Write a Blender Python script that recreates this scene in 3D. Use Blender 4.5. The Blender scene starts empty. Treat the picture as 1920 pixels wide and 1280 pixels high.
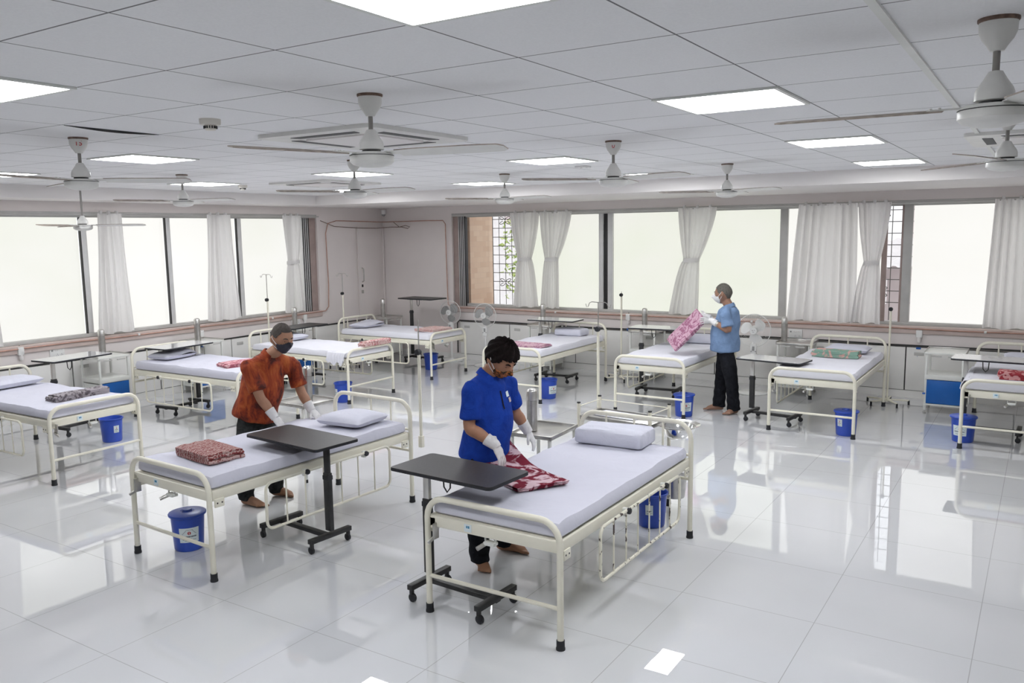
import bpy, bmesh, math, random
from math import sin, cos, pi, radians, sqrt, atan2, exp
from mathutils import Vector as V, Matrix, Euler
random.seed(7)
SC = bpy.context.scene
COL = SC.collection

# ------------------------------------------------------------------ materials
MATS = {}
def _new(name):
    m = bpy.data.materials.new(name); m.use_nodes = True
    nt = m.node_tree
    return m, nt, nt.nodes['Principled BSDF']
def _set(b, **k):
    for n, v in k.items():
        n = n.replace('_', ' ')
        if n in b.inputs: b.inputs[n].default_value = v
def nd(nt, t, **k):
    n = nt.nodes.new(t)
    for a, v in k.items():
        if hasattr(n, a): setattr(n, a, v)
        else: n.inputs[a.replace('_', ' ')].default_value = v
    return n
def coords(nt, scale=(1, 1, 1), rot=(0, 0, 0), kind='Object'):
    tc = nd(nt, 'ShaderNodeTexCoord'); mp = nd(nt, 'ShaderNodeMapping')
    mp.inputs['Scale'].default_value = scale; mp.inputs['Rotation'].default_value = rot
    nt.links.new(tc.outputs[kind], mp.inputs['Vector'])
    return mp.outputs['Vector']
def ramp(nt, fac, stops, interp='LINEAR'):
    r = nd(nt, 'ShaderNodeValToRGB'); e = r.color_ramp.elements
    r.color_ramp.interpolation = interp
    while len(e) < len(stops): e.new(0.5)
    for i, (p, c) in enumerate(stops):
        e[i].position = p; e[i].color = (*c, 1)
    nt.links.new(fac, r.inputs['Fac'])
    return r.outputs['Color']
def noise(nt, vec, scale, detail=3, rough=.5, dist=0):
    n = nd(nt, 'ShaderNodeTexNoise'); n.inputs['Scale'].default_value = scale
    n.inputs['Detail'].default_value = detail; n.inputs['Roughness'].default_value = rough
    n.inputs['Distortion'].default_value = dist
    nt.links.new(vec, n.inputs['Vector']); return n.outputs['Fac']
def bump(nt, b, h, strength, dist=.01):
    n = nd(nt, 'ShaderNodeBump'); n.inputs['Strength'].default_value = strength
    n.inputs['Distance'].default_value = dist
    nt.links.new(h, n.inputs['Height']); nt.links.new(n.outputs['Normal'], b.inputs['Normal'])
def paint(name, c, rough=.45, metal=0., var=.06, nscale=6., bmp=0., spec=.5, coat=0.):
    m, nt, b = _new(name)
    v = coords(nt); f = noise(nt, v, nscale)
    lo = tuple(max(0, x*(1-var)) for x in c); hi = tuple(min(1, x*(1+var)) for x in c)
    nt.links.new(ramp(nt, f, [(.3, lo), (.7, hi)]), b.inputs['Base Color'])
    _set(b, Roughness=rough, Metallic=metal, Coat_Weight=coat, Coat_Roughness=.08)
    b.inputs['Specular IOR Level'].default_value = spec
    if bmp: bump(nt, b, noise(nt, v, nscale*12), bmp, .003)
    MATS[name] = m; return m
def fabric(name, c, bs=.35, scale=(5, 5, 5), rough=.9, var=.05, ns=1.6):
    m, nt, b = _new(name)
    v = coords(nt, scale); f = noise(nt, v, ns, 4, .55, .6)
    lo = tuple(x*(1-var) for x in c); hi = tuple(min(1, x*(1+var)) for x in c)
    nt.links.new(ramp(nt, f, [(.3, lo), (.7, hi)]), b.inputs['Base Color'])
    _set(b, Roughness=rough); b.inputs['Specular IOR Level'].default_value = .15
    bump(nt, b, f, bs, .03)
    MATS[name] = m; return m
def emit(name, c, s):
    m, nt, b = _new(name)
    nt.nodes.remove(b); e = nd(nt, 'ShaderNodeEmission')
    e.inputs['Color'].default_value = (*c, 1); e.inputs['Strength'].default_value = s
    nt.links.new(e.outputs[0], nt.nodes['Material Output'].inputs['Surface'])
    MATS[name] = m; return m

def build_materials():
    P = paint
    P('cream_paint', (.80, .77, .655), .38, var=.03)
    P('white_paint', (.74, .75, .72), .4, var=.03)
    P('wall_paint', (.77, .715, .70), .6, var=.035, nscale=1.3)
    P('cabinet_white', (.80, .79, .77), .35, var=.02)
    P('dark_gap', (.05, .05, .05), .7); P('slot_dark', (.10, .10, .10), .7)
    P('soffit', (.80, .77, .76), .65, var=.02, nscale=1.)
    P('black_metal', (.022, .022, .023), .45, var=.25, nscale=30)
    P('black_rubber', (.015, .016, .02), .6)
    P('black_top', (.024, .022, .023), .42, var=.25, nscale=60)
    P('glare_top', (.42, .42, .44), .22, var=.05, coat=.6)  # black laminate lightened: window reflection put into the base colour
    P('steel', (.62, .61, .59), .28, 1., var=.08, nscale=9)
    P('steel_polish', (.78, .78, .77), .1, 1., var=.04)
    P('steel_brushed', (.50, .49, .47), .34, 1., var=.12, nscale=20)
    P('aluminium', (.70, .70, .70), .45, .1, var=.05)
    P('frame_grey', (.52, .515, .50), .5, .1, var=.06)
    P('frame_brown', (.36, .28, .26), .6, var=.1)
    P('white_plastic', (.80, .80, .79), .35, var=.02)
    P('fan_white', (.74, .735, .71), .4, var=.04, nscale=14)
    P('fan_grey', (.30, .30, .30), .45, var=.05)
    P('rust_rod', (.17, .11, .085), .6, .2, var=.4, nscale=50); P('blade_dust', (.36, .31, .27), .7, var=.3, nscale=25); P('rod_grey', (.27, .255, .24), .5, .2, var=.15)
    P('bucket_blue', (.022, .075, .48), .3, var=.06, spec=.5)
    P('blue_panel', (.006, .11, .42), .35, var=.06)
    P('blue_plastic', (.02, .12, .48), .35)
    P('label_paper', (.72, .80, .82), .6, var=.04)
    P('ink', (.05, .07, .10), .7)
    P('ink_blue', (.05, .25, .42), .6)
    P('red_ink', (.50, .03, .03), .6)
    P('copper', (.50, .30, .24), .45, .35, var=.15, nscale=12)
    P('cable_black', (.02, .02, .02), .5)
    P('sill_stone', (.60, .49, .455), .4, var=.07, nscale=5)
    P('skin_a', (.37, .19, .115), .55, var=.10, nscale=16)
    P('skin_b', (.37, .185, .11), .55, var=.10, nscale=16)
    P('skin_c', (.30, .16, .105), .55, var=.10, nscale=16)
    P('hair_short', (.055, .045, .04), .85, var=.3, nscale=90, bmp=.3)
    P('hair_grey', (.10, .092, .08), .85, var=.35, nscale=90, bmp=.3)
    P('hair_black', (.008, .005, .005), .8, var=.4, nscale=60, spec=.12)
    P('eye_white', (.6, .58, .55), .3); P('eye_dark', (.02, .012, .01), .2)
    P('mask_dark', (.045, .045, .06), .9, var=.1, nscale=40)
    P('mask_white', (.80, .80, .80), .8, var=.03, nscale=20)
    P('strap_white', (.75, .75, .75), .8)
    P('glove', (.70, .69, .69), .55, var=.06, nscale=40)
    P('watch', (.5, .48, .42), .3, .7)
    P('detector', (.72, .69, .63), .5)
    P('terracotta', (.6, .47, .42), .8)
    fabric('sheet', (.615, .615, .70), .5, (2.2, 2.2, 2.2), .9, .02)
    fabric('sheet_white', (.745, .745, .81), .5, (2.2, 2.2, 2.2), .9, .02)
    fabric('pillow_white', (.62, .625, .71), .4, (4, 4, 4), .9, .02)
    fabric('denim', (.012, .013, .017), .4, (14, 14, 14), .9, .3)
    fabric('blue_polo', (.010, .045, .31), .45, (9, 9, 9), .85, .16)
    fabric('light_blue_shirt', (.175, .265, .43), .45, (9, 9, 9), .85, .08)
    fabric('grey_trousers', (.030, .032, .032), .45, (12, 12, 12), .9, .5)
    # chipped rail: cream with dark flecks
    m, nt, b = _new('chipped_paint'); v = coords(nt, (1, 1, .45))
    f = noise(nt, v, 26, 4, .6)
    nt.links.new(ramp(nt, f, [(.0, (.80, .77, .655)), (.575, (.80, .77, .655)), (.60, (.06, .04, .035))]), b.inputs['Base Color'])
    _set(b, Roughness=.45); MATS['chipped_paint'] = m
    # orange batik shirt
    m, nt, b = _new('orange_shirt'); v = coords(nt, (1, 1, .55))
    f = noise(nt, v, 9, 6, .65, .8)
    nt.links.new(ramp(nt, f, [(.36, (.05, .006, .003)), (.46, (.20, .024, .005)), (.54, (.30, .045, .007)), (.66, (.42, .10, .02))]), b.inputs['Base Color'])
    _set(b, Roughness=.85); bump(nt, b, noise(nt, coords(nt, (9, 9, 5)), 1.6, 4, .55, .6), .45, .03); MATS['orange_shirt'] = m
    # patterned cloth mask
    m, nt, b = _new('mask_pattern'); v = coords(nt)
    f = noise(nt, v, 38, 2, .5, 1.)
    nt.links.new(ramp(nt, f, [(.0, (.015, .012, .008)), (.46, (.03, .02, .008)), (.52, (.30, .10, .015)), (.62, (.42, .14, .05))]), b.inputs['Base Color'])
    _set(b, Roughness=.8); MATS['mask_pattern'] = m
    # folded blankets: two colour woven motifs
    def woven(name, dark, light, scale, kind='v', thr=.42):
        m, nt, b = _new(name); v = coords(nt)
        if kind == 'v':
            vo = nd(nt, 'ShaderNodeTexVoronoi'); vo.inputs['Scale'].default_value = scale
            n = nd(nt, 'ShaderNodeMixRGB'); n.inputs[0].default_value = .12
            nz = nd(nt, 'ShaderNodeTexNoise'); nz.inputs['Scale'].default_value = scale*.8
            nt.links.new(v, nz.inputs['Vector']); nt.links.new(v, n.inputs[1]); nt.links.new(nz.outputs['Color'], n.inputs[2])
            nt.links.new(n.outputs[0], vo.inputs['Vector'])
            ma = nd(nt, 'ShaderNodeMath', operation='SINE'); mu = nd(nt, 'ShaderNodeMath', operation='MULTIPLY')
            mu.inputs[1].default_value = 16.; nt.links.new(vo.outputs['Distance'], mu.inputs[0]); nt.links.new(mu.outputs[0], ma.inputs[0])
            ad = nd(nt, 'ShaderNodeMath', operation='MULTIPLY_ADD'); ad.inputs[1].default_value = .5; ad.inputs[2].default_value = .5
            nt.links.new(ma.outputs[0], ad.inputs[0]); f = ad.outputs[0]
        elif kind == 'n':
            f = noise(nt, v, scale, 3, .55, 2.2)
        else:
            w = nd(nt, 'ShaderNodeTexWave', wave_type='BANDS', bands_direction='X'); w.inputs['Scale'].default_value = scale
            w.inputs['Distortion'].default_value = 6.; w.inputs['Detail'].default_value = 2.; w.inputs['Detail Scale'].default_value = 3.
            nt.links.new(v, w.inputs['Vector']); f = w.outputs['Fac']
        nt.links.new(ramp(nt, f, [(thr-.03, dark), (thr+.03, light)]), b.inputs['Base Color'])
        _set(b, Roughness=.95); b.inputs['Specular IOR Level'].default_value = .1
        bump(nt, b, noise(nt, v, 30, 3), .4, .01); MATS[name] = m
    woven('blanket_maroon', (.17, .018, .035), (.62, .45, .50), 4.6, 'n', .51)
    woven('blanket_brown', (.22, .055, .055), (.48, .34, .32), 14., 'w', .48)
    woven('blanket_grey', (.115, .10, .11), (.33, .30, .32), 12., 'n', .47)
    woven('blanket_pink', (.40, .12, .16), (.62, .36, .39), 9., 'n', .47)
    woven('blanket_rose', (.42, .14, .15), (.66, .48, .46), 22., 'n', .46)
    woven('blanket_pale', (.60, .36, .34), (.68, .52, .49), 14., 'n', .48)
    woven('blanket_mauve', (.33, .14, .22), (.56, .36, .45), 13., 'n', .5)
    woven('blanket_lilac', (.36, .18, .26), (.56, .38, .43), 16., 'n', .48)
    woven('blanket_mint', (.24, .38, .31), (.66, .40, .36), 5., 'n', .52)
    woven('blanket_red', (.30, .04, .05), (.60, .30, .30), 10., 'v', .5)
    # glossy white floor tiles (offset and pitch in metres, worn grout line)
    m, nt, b = _new('floor_tiles'); tc = nd(nt, 'ShaderNodeTexCoord'); sx = nd(nt, 'ShaderNodeSeparateXYZ')
    nt.links.new(tc.outputs['Object'], sx.inputs[0])
    def grid(nt, sock, off, pitch, w):
        a = nd(nt, 'ShaderNodeMath', operation='SUBTRACT'); a.inputs[1].default_value = off; nt.links.new(sock, a.inputs[0])
        d = nd(nt, 'ShaderNodeMath', operation='PINGPONG'); d.inputs[1].default_value = pitch/2
        nt.links.new(a.outputs[0], d.inputs[0])
        l = nd(nt, 'ShaderNodeMath', operation='LESS_THAN'); l.inputs[1].default_value = w/2
        nt.links.new(d.outputs[0], l.inputs[0]); return l.outputs[0]
    gx = grid(nt, sx.outputs[0], -2.638, .807, .0045); gy = grid(nt, sx.outputs[1], 3.206, .795, .0045)
    mx = nd(nt, 'ShaderNodeMath', operation='MAXIMUM'); nt.links.new(gx, mx.inputs[0]); nt.links.new(gy, mx.inputs[1])
    f = noise(nt, tc.outputs['Object'], .9, 3)
    base = ramp(nt, f, [(.3, (.665, .675, .70)), (.7, (.71, .72, .745))])
    mi = nd(nt, 'ShaderNodeMixRGB'); nt.links.new(mx.outputs[0], mi.inputs[0]); nt.links.new(base, mi.inputs[1])
    mi.inputs[2].default_value = (.46, .46, .47, 1)
    nt.links.new(mi.outputs[0], b.inputs['Base Color'])
    _set(b, Roughness=.008, IOR=1.75, Coat_Weight=.7, Coat_Roughness=.004, Coat_IOR=1.55)
    bump(nt, b, noise(nt, tc.outputs['Object'], 2.2, 2), .0015, .02)
    MATS['floor_tiles'] = m
    # suspended ceiling tiles with thin dark joints
    m, nt, b = _new('ceiling_tiles'); tc = nd(nt, 'ShaderNodeTexCoord'); sx = nd(nt, 'ShaderNodeSeparateXYZ')
    nt.links.new(tc.outputs['Object'], sx.inputs[0])
    gx = grid(nt, sx.outputs[0], -1.6552, .6, .0075); gy = grid(nt, sx.outputs[1], 2.0393, .6, .0075)
    mx = nd(nt, 'ShaderNodeMath', operation='MAXIMUM'); nt.links.new(gx, mx.inputs[0]); nt.links.new(gy, mx.inputs[1])
    f = noise(nt, tc.outputs['Object'], 130, 2)
    base = ramp(nt, f, [(.3, (.82, .82, .835)), (.7, (.86, .86, .875))])
    mi = nd(nt, 'ShaderNodeMixRGB'); nt.links.new(mx.outputs[0], mi.inputs[0]); nt.links.new(base, mi.inputs[1])
    mi.inputs[2].default_value = (.17, .17, .175, 1)
    nt.links.new(mi.outputs[0], b.inputs['Base Color']); _set(b, Roughness=.75)
    MATS['ceiling_tiles'] = m
    # frosted window film, daylight put in as emission, uneven green/cream tint of what is outside
    def frosted(name, c1, c2, s):
        m, nt, b = _new(name); v = coords(nt, (.35, .35, .6))
        f = noise(nt, v, 1.5, 2, .5)
        e = ramp(nt, f, [(.3, c1), (.7, c2)])
        nt.links.new(e, b.inputs['Emission Color']); b.inputs['Emission Strength'].default_value = s
        _set(b, Base_Color=(.12, .12, .12, 1), Roughness=.25); MATS[name] = m
    frosted('frost_back', (.86, .90, .76), (.93, .92, .86), FROST)
    frosted('frost_left', (.91, .92, .83), (1., .99, .96), FROST)
    frosted('frost_bright', (.97, .96, .91), (1., .99, .96), FROST*1.04)
    emit('panel_light', (.97, .985, 1.), PANEL)
    # curtain: diffuse + translucent
    m, nt, b = _new('curtain'); nt.nodes.remove(b)
    d = nd(nt, 'ShaderNodeBsdfDiffuse'); t = nd(nt, 'ShaderNodeBsdfTranslucent'); x = nd(nt, 'ShaderNodeMixShader')
    v = coords(nt, (3, 3, .4)); f = noise(nt, v, 3, 3)
    c = ramp(nt, f, [(.3, (.83, .82, .82)), (.7, (.88, .87, .87))])
    nt.links.new(c, d.inputs['Color']); nt.links.new(c, t.inputs['Color']); x.inputs[0].default_value = .42
    nt.links.new(d.outputs[0], x.inputs[1]); nt.links.new(t.outputs[0], x.inputs[2])
    nt.links.new(x.outputs[0], nt.nodes['Material Output'].inputs['Surface']); MATS['curtain'] = m
    # outside: tan stone blocks, pink building, leaves
    m, nt, b = _new('stone_blocks'); tc = nd(nt, 'ShaderNodeTexCoord'); s1 = nd(nt, 'ShaderNodeSeparateXYZ'); s2 = nd(nt, 'ShaderNodeCombineXYZ')
    nt.links.new(tc.outputs['Object'], s1.inputs[0]); nt.links.new(s1.outputs[1], s2.inputs[0]); nt.links.new(s1.outputs[2], s2.inputs[1]); v = s2.outputs[0]
    br = nd(nt, 'ShaderNodeTexBrick'); br.inputs['Scale'].default_value = 2.6; br.inputs['Mortar Size'].default_value = .006
    br.inputs['Color1'].default_value = (.72, .52, .38, 1); br.inputs['Color2'].default_value = (.80, .62, .47, 1); br.inputs['Mortar'].default_value = (.70, .54, .42, 1)
    nt.links.new(v, br.inputs['Vector']); nt.links.new(br.outputs['Color'], b.inputs['Base Color']); _set(b, Roughness=.8); MATS['stone_blocks'] = m
    P('building_pink', (.78, .66, .66), .8, var=.05, nscale=2.); P('building_grey', (.42, .36, .36), .8, var=.08, nscale=2.)
    P('building_white', (.80, .77, .77), .8); P('grille_iron', (.10, .095, .09), .6, .2)
    m, nt, b = _new('leaves'); v = coords(nt); f = noise(nt, v, 7, 3)
    nt.links.new(ramp(nt, f, [(.3, (.14, .24, .05)), (.5, (.40, .50, .15)), (.7, (.72, .76, .42))]), b.inputs['Base Color'])
    _set(b, Roughness=.6); MATS['leaves'] = m
    P('bark', (.16, .11, .07), .9, var=.3, nscale=30)

# ------------------------------------------------------------------ mesh builder
class MB:
    def __init__(s): s.v = []; s.f = []; s.m = []; s.mi = 0
    def add(s, vs, fs):
        o = len(s.v); s.v += [tuple(p) for p in vs]
        for f in fs: s.f.append([i+o for i in f]); s.m.append(s.mi)
        return s
    def box(s, c, d, r=0., seg=2, rot=None):
        bm = bmesh.new(); bmesh.ops.create_cube(bm, size=1)
        for v in bm.verts: v.co = V((v.co.x*d[0], v.co.y*d[1], v.co.z*d[2]))
        if r > 0: bmesh.ops.bevel(bm, geom=bm.edges[:], offset=min(r, min(d)*.49), segments=seg, profile=.5, affect='EDGES')
        return s._bm(bm, c, rot)
    def _bm(s, bm, c, rot=None):
        M = Euler(rot).to_matrix() if rot else None
        bm.verts.ensure_lookup_table()
        vs = [(M @ v.co if M else v.co) + V(c) for v in bm.verts]
        fs = [[v.index for v in f.verts] for f in bm.faces]
        bm.free(); return s.add(vs, fs)
    def tube(s, pts, r, n=10, closed=False, caps=True):
        pts = [V(p) for p in pts]; k = len(pts)
        rs = r if isinstance(r, (list, tuple)) else [r]*k
        T = []
        for i in range(k):
            a = pts[i-1] if (i or closed) else pts[i]; b = pts[(i+1) % k] if (i < k-1 or closed) else pts[i]
            T.append((b-a).normalized() if (b-a).length > 1e-9 else V((0, 0, 1)))
        up = V((0, 0, 1)) if abs(T[0].z) < .9 else V((1, 0, 0))
        N = (up - T[0]*up.dot(T[0])).normalized(); vs = []
        for i in range(k):
            N = (N - T[i]*N.dot(T[i]))
            N = N.normalized() if N.length > 1e-6 else V((1, 0, 0)); B = T[i].cross(N)
            for j in range(n):
                a = 2*pi*j/n; vs.append(pts[i] + (N*cos(a) + B*sin(a))*rs[i])
        fs = []
        for i in range(k if closed else k-1):
            i2 = (i+1) % k
            for j in range(n): j2 = (j+1) % n; fs.append([i*n+j, i*n+j2, i2*n+j2, i2*n+j])
        if caps and not closed: fs += [list(range(n))[::-1], [(k-1)*n+j for j in range(n)]]
        return s.add(vs, fs)
    def lathe(s, prof, n=24, c=(0, 0, 0), M=None):
        vs = []; fs = []
        for r, z in prof:
            for j in range(n):
                a = 2*pi*j/n; p = V((r*cos(a), r*sin(a), z)); vs.append((M @ p if M else p) + V(c))
        for i in range(len(prof)-1):
            for j in range(n): j2 = (j+1) % n; fs.append([i*n+j, i*n+j2, (i+1)*n+j2, (i+1)*n+j])
        if prof[0][0] > 1e-5: fs.append(list(range(n))[::-1])
        if prof[-1][0] > 1e-5: fs.append([(len(prof)-1)*n+j for j in range(n)])
        return s.add(vs, fs)
    def prism(s, poly, h0, h1, axis='z', M=None):
        k = len(poly); vs = []
        for h in (h0, h1):
            for x, y in poly:
                p = V((x, y, h)) if axis == 'z' else (V((h, x, y)) if axis == 'x' else V((x, h, y)))
                vs.append(M @ p if M else p)
        fs = [list(range(k))[::-1], [k+i for i in range(k)]] + [[i, (i+1) % k, k+(i+1) % k, k+i] for i in range(k)]
        return s.add(vs, fs)
    def build(s, name, mat, parent=None, smooth=True, loc=None, rot=None):
        me = bpy.data.meshes.new(name); me.from_pydata(s.v, [], s.f)
        mats = mat if isinstance(mat, (list, tuple)) else [mat]
        for q in mats: me.materials.append(MATS[q])
        bm = bmesh.new(); bm.from_mesh(me)
        bmesh.ops.remove_doubles(bm, verts=bm.verts, dist=1e-5)
        bmesh.ops.recalc_face_normals(bm, faces=bm.faces); bm.to_mesh(me); bm.free()
        if len(mats) > 1 and len(me.polygons) == len(s.m):
            for p, i in zip(me.polygons, s.m): p.material_index = i
        if smooth:
            for p in me.polygons: p.use_smooth = True
            me.set_sharp_from_angle(angle=radians(38))
        o = bpy.data.objects.new(name, me); COL.objects.link(o)
        if parent: o.parent = parent
        if loc: o.location = loc
        if rot: o.rotation_euler = rot
        return o
def tag(o, label=None, cat=None, group=None, kind=None):
    if label: o['label'] = label
    if cat: o['category'] = cat
    if group: o['group'] = group
    if kind: o['kind'] = kind
    return o
def thing(name, label, cat, loc=(0, 0, 0), rz=0., group=None):
    o = bpy.data.objects.new(name, None); COL.objects.link(o); o.empty_display_size = .1
    o.location = loc; o.rotation_euler = (0, 0, rz)
    return tag(o, label, cat, group)
def dup(root, loc, rz, label, group=None):
    def cp(o, par):
        c = o.copy(); COL.objects.link(c)
        if par: c.parent = par
        for ch in list(o.children): cp(ch, c)
        return c
    r = cp(root, None); r.location = loc; r.rotation_euler = (0, 0, rz); r['label'] = label
    if group: r['group'] = group
    return r
def struct(o): o['kind'] = 'structure'; return o
def arc(c, r, a0, a1, n, plane):
    out = []
    for i in range(n+1):
        a = a0 + (a1-a0)*i/n; x = c[0]+r*cos(a); y = c[1]+r*sin(a); out.append(plane(x, y))
    return out
def hoop(w, z0, z1, r, y, n=6):
    P = lambda x, z: (x, y, z)
    return [P(-w, z0)] + arc((-w+r, z1-r), r, pi, pi/2, n, P) + arc((w-r, z1-r), r, pi/2, 0, n, P) + [P(w, z0)]
def rrect(x0, x1, y0, y1, r, n=4):
    P = lambda x, y: (x, y)
    return (arc((x1-r, y0+r), r, -pi/2, 0, n, P) + arc((x1-r, y1-r), r, 0, pi/2, n, P) +
            arc((x0+r, y1-r), r, pi/2, pi, n, P) + arc((x0+r, y0+r), r, pi, 1.5*pi, n, P))
# ------------------------------------------------------------------ camera
XL, YB, XR, YN = -10.70, 12.12, 3.0, -1.6     # wall planes
ZC = 2.904
def camera():
    yaw, pitch, roll = -.5722, .1309, -.0142
    f = V((sin(yaw)*cos(pitch), cos(yaw)*cos(pitch), -sin(pitch)))
    r = V((cos(yaw), -sin(yaw), 0)); u = r.cross(f)
    r2 = r*cos(roll)+u*sin(roll); u2 = -r*sin(roll)+u*cos(roll)
    M = Matrix((r2, u2, -f)).transposed().to_4x4(); M.translation = V((0, 0, 2.28))
    cd = bpy.data.cameras.new('camera'); cd.sensor_width = 36; cd.lens = 1560/1920*36
    cd.clip_start = .05; cd.clip_end = 200
    c = bpy.data.objects.new('camera', cd); c.matrix_world = M; COL.objects.link(c); SC.camera = c

# ------------------------------------------------------------------ shell
def room():
    S = struct
    S(MB().box(((XL+XR)/2-.2, (YB+YN)/2+.2, -.05), (XR-XL+1.2, YB-YN+1.2, .1)).build('floor', 'floor_tiles', smooth=False))
    S(MB().box(((XL+XR)/2-.2, (YB+YN)/2+.2, ZC+.05), (XR-XL+1.2, YB-YN+1.2, .1)).build('ceiling', 'ceiling_tiles', smooth=False))
    T = .26
    # left wall with one long window opening  y 3.2..10.42, z .965..2.62
    wl = MB(); xo = XL-T/2
    ZS, ZH = .965, 2.62
    wl.box((xo, (YN+YB+T)/2, ZS/2), (T, YB+T-YN, ZS)); wl.box((xo, (YN+YB+T)/2, (ZH+ZC)/2), (T, YB+T-YN, ZC-ZH))
    wl.box((xo, (10.42+YB+T)/2, (ZS+ZH)/2), (T, YB+T-10.42, ZH-ZS)); wl.box((xo, (YN+3.2)/2, (ZS+ZH)/2), (T, 3.2-YN, ZH-ZS))
    S(wl.build('wall_left', 'wall_paint', smooth=False))
    wb = MB(); yo = YB+T/2
    wb.box(((XL+XR)/2, yo, ZS/2), (XR-XL, T, ZS)); wb.box(((XL+XR)/2, yo, (ZH+ZC)/2), (XR-XL, T, ZC-ZH))
    wb.box(((XL-9.06)/2, yo, (ZS+ZH)/2), (-9.06-XL, T, ZH-ZS)); wb.box(((1.4+XR)/2, yo, (ZS+ZH)/2), (XR-1.4, T, ZH-ZS))
    S(wb.build('wall_back', 'wall_paint', smooth=False))
    S(MB().box((XR+.1, (YN+YB)/2, ZC/2), (.2, YB-YN+.6, ZC)).build('wall_right', 'cabinet_white', smooth=False))
    S(MB().box(((XL+XR)/2, YN-.1, ZC/2), (XR-XL+.6, .2, ZC)).build('wall_front', 'cabinet_white', smooth=False))
    # dropped soffits round the two window walls
    sb = MB().box(((XL+XR)/2, (9.8+YB)/2, (2.75+ZC)/2), (XR-XL, YB-9.8, ZC-2.75))
    S(sb.build('trim_1', 'soffit', smooth=False))
    sl = MB().box(((XL-10.05)/2, (YN+9.8)/2, (2.75+ZC)/2), (.65, 9.8-YN, ZC-2.75))
    S(sl.build('trim_2', 'soffit', smooth=False))
    # stone sills
    S(MB().box((-3.83, YB+.02, .915), (10.5, .1, .10), .008).build('trim_3', 'sill_stone'))
    S(MB().box((XL-.02, 6.82, .915), (.1, 7.25, .10), .008).build('trim_4', 'sill_stone'))
    S(MB().box((-.455, 4.1, ZC-.004), (.028, 11.3, .010)).build('trim_5', 'white_paint', smooth=False))
    S(MB().box((-3.9, YB-.01, .05), (13.2, .03, .10)).build('baseboard_back', 'cabinet_white', smooth=False))
    S(MB().box((XL+.01, 5.2, .05), (.03, 13.5, .10)).build('baseboard_left', 'cabinet_white', smooth=False))
    # flush door in the left wall near the corner
    d = MB().box((XL+.012, 11.745, 1.19), (.03, .69, 2.38), .004)
    d = S(d.build('door_1', 'wall_paint'))
    MB().box((XL+.03, 11.40, 1.19), (.012, .03, 2.40)).box((XL+.03, 12.09, 1.19), (.012, .03, 2.40)).box((XL+.03, 11.745, 2.395), (.012, .72, .03)).build('door_frame', 'wall_paint', d, smooth=False)
    h = MB().tube([(XL+.03, 11.48, 1.66), (XL+.07, 11.48, 1.64), (XL+.075, 11.48, 1.52), (XL+.07, 11.48, 1.42), (XL+.03, 11.48, 1.40)], .011, 8)
    h.build('door_handle', 'steel_brushed', d)
    MB().box((XL+.03, 11.48, 1.33), (.015, .035, .05), .005).build('door_lock', 'black_metal', d)
    MB().box((XL+.03, 11.48, 1.22), (.015, .05, .06), .005).build('door_lock', 'steel_brushed', d)

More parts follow.
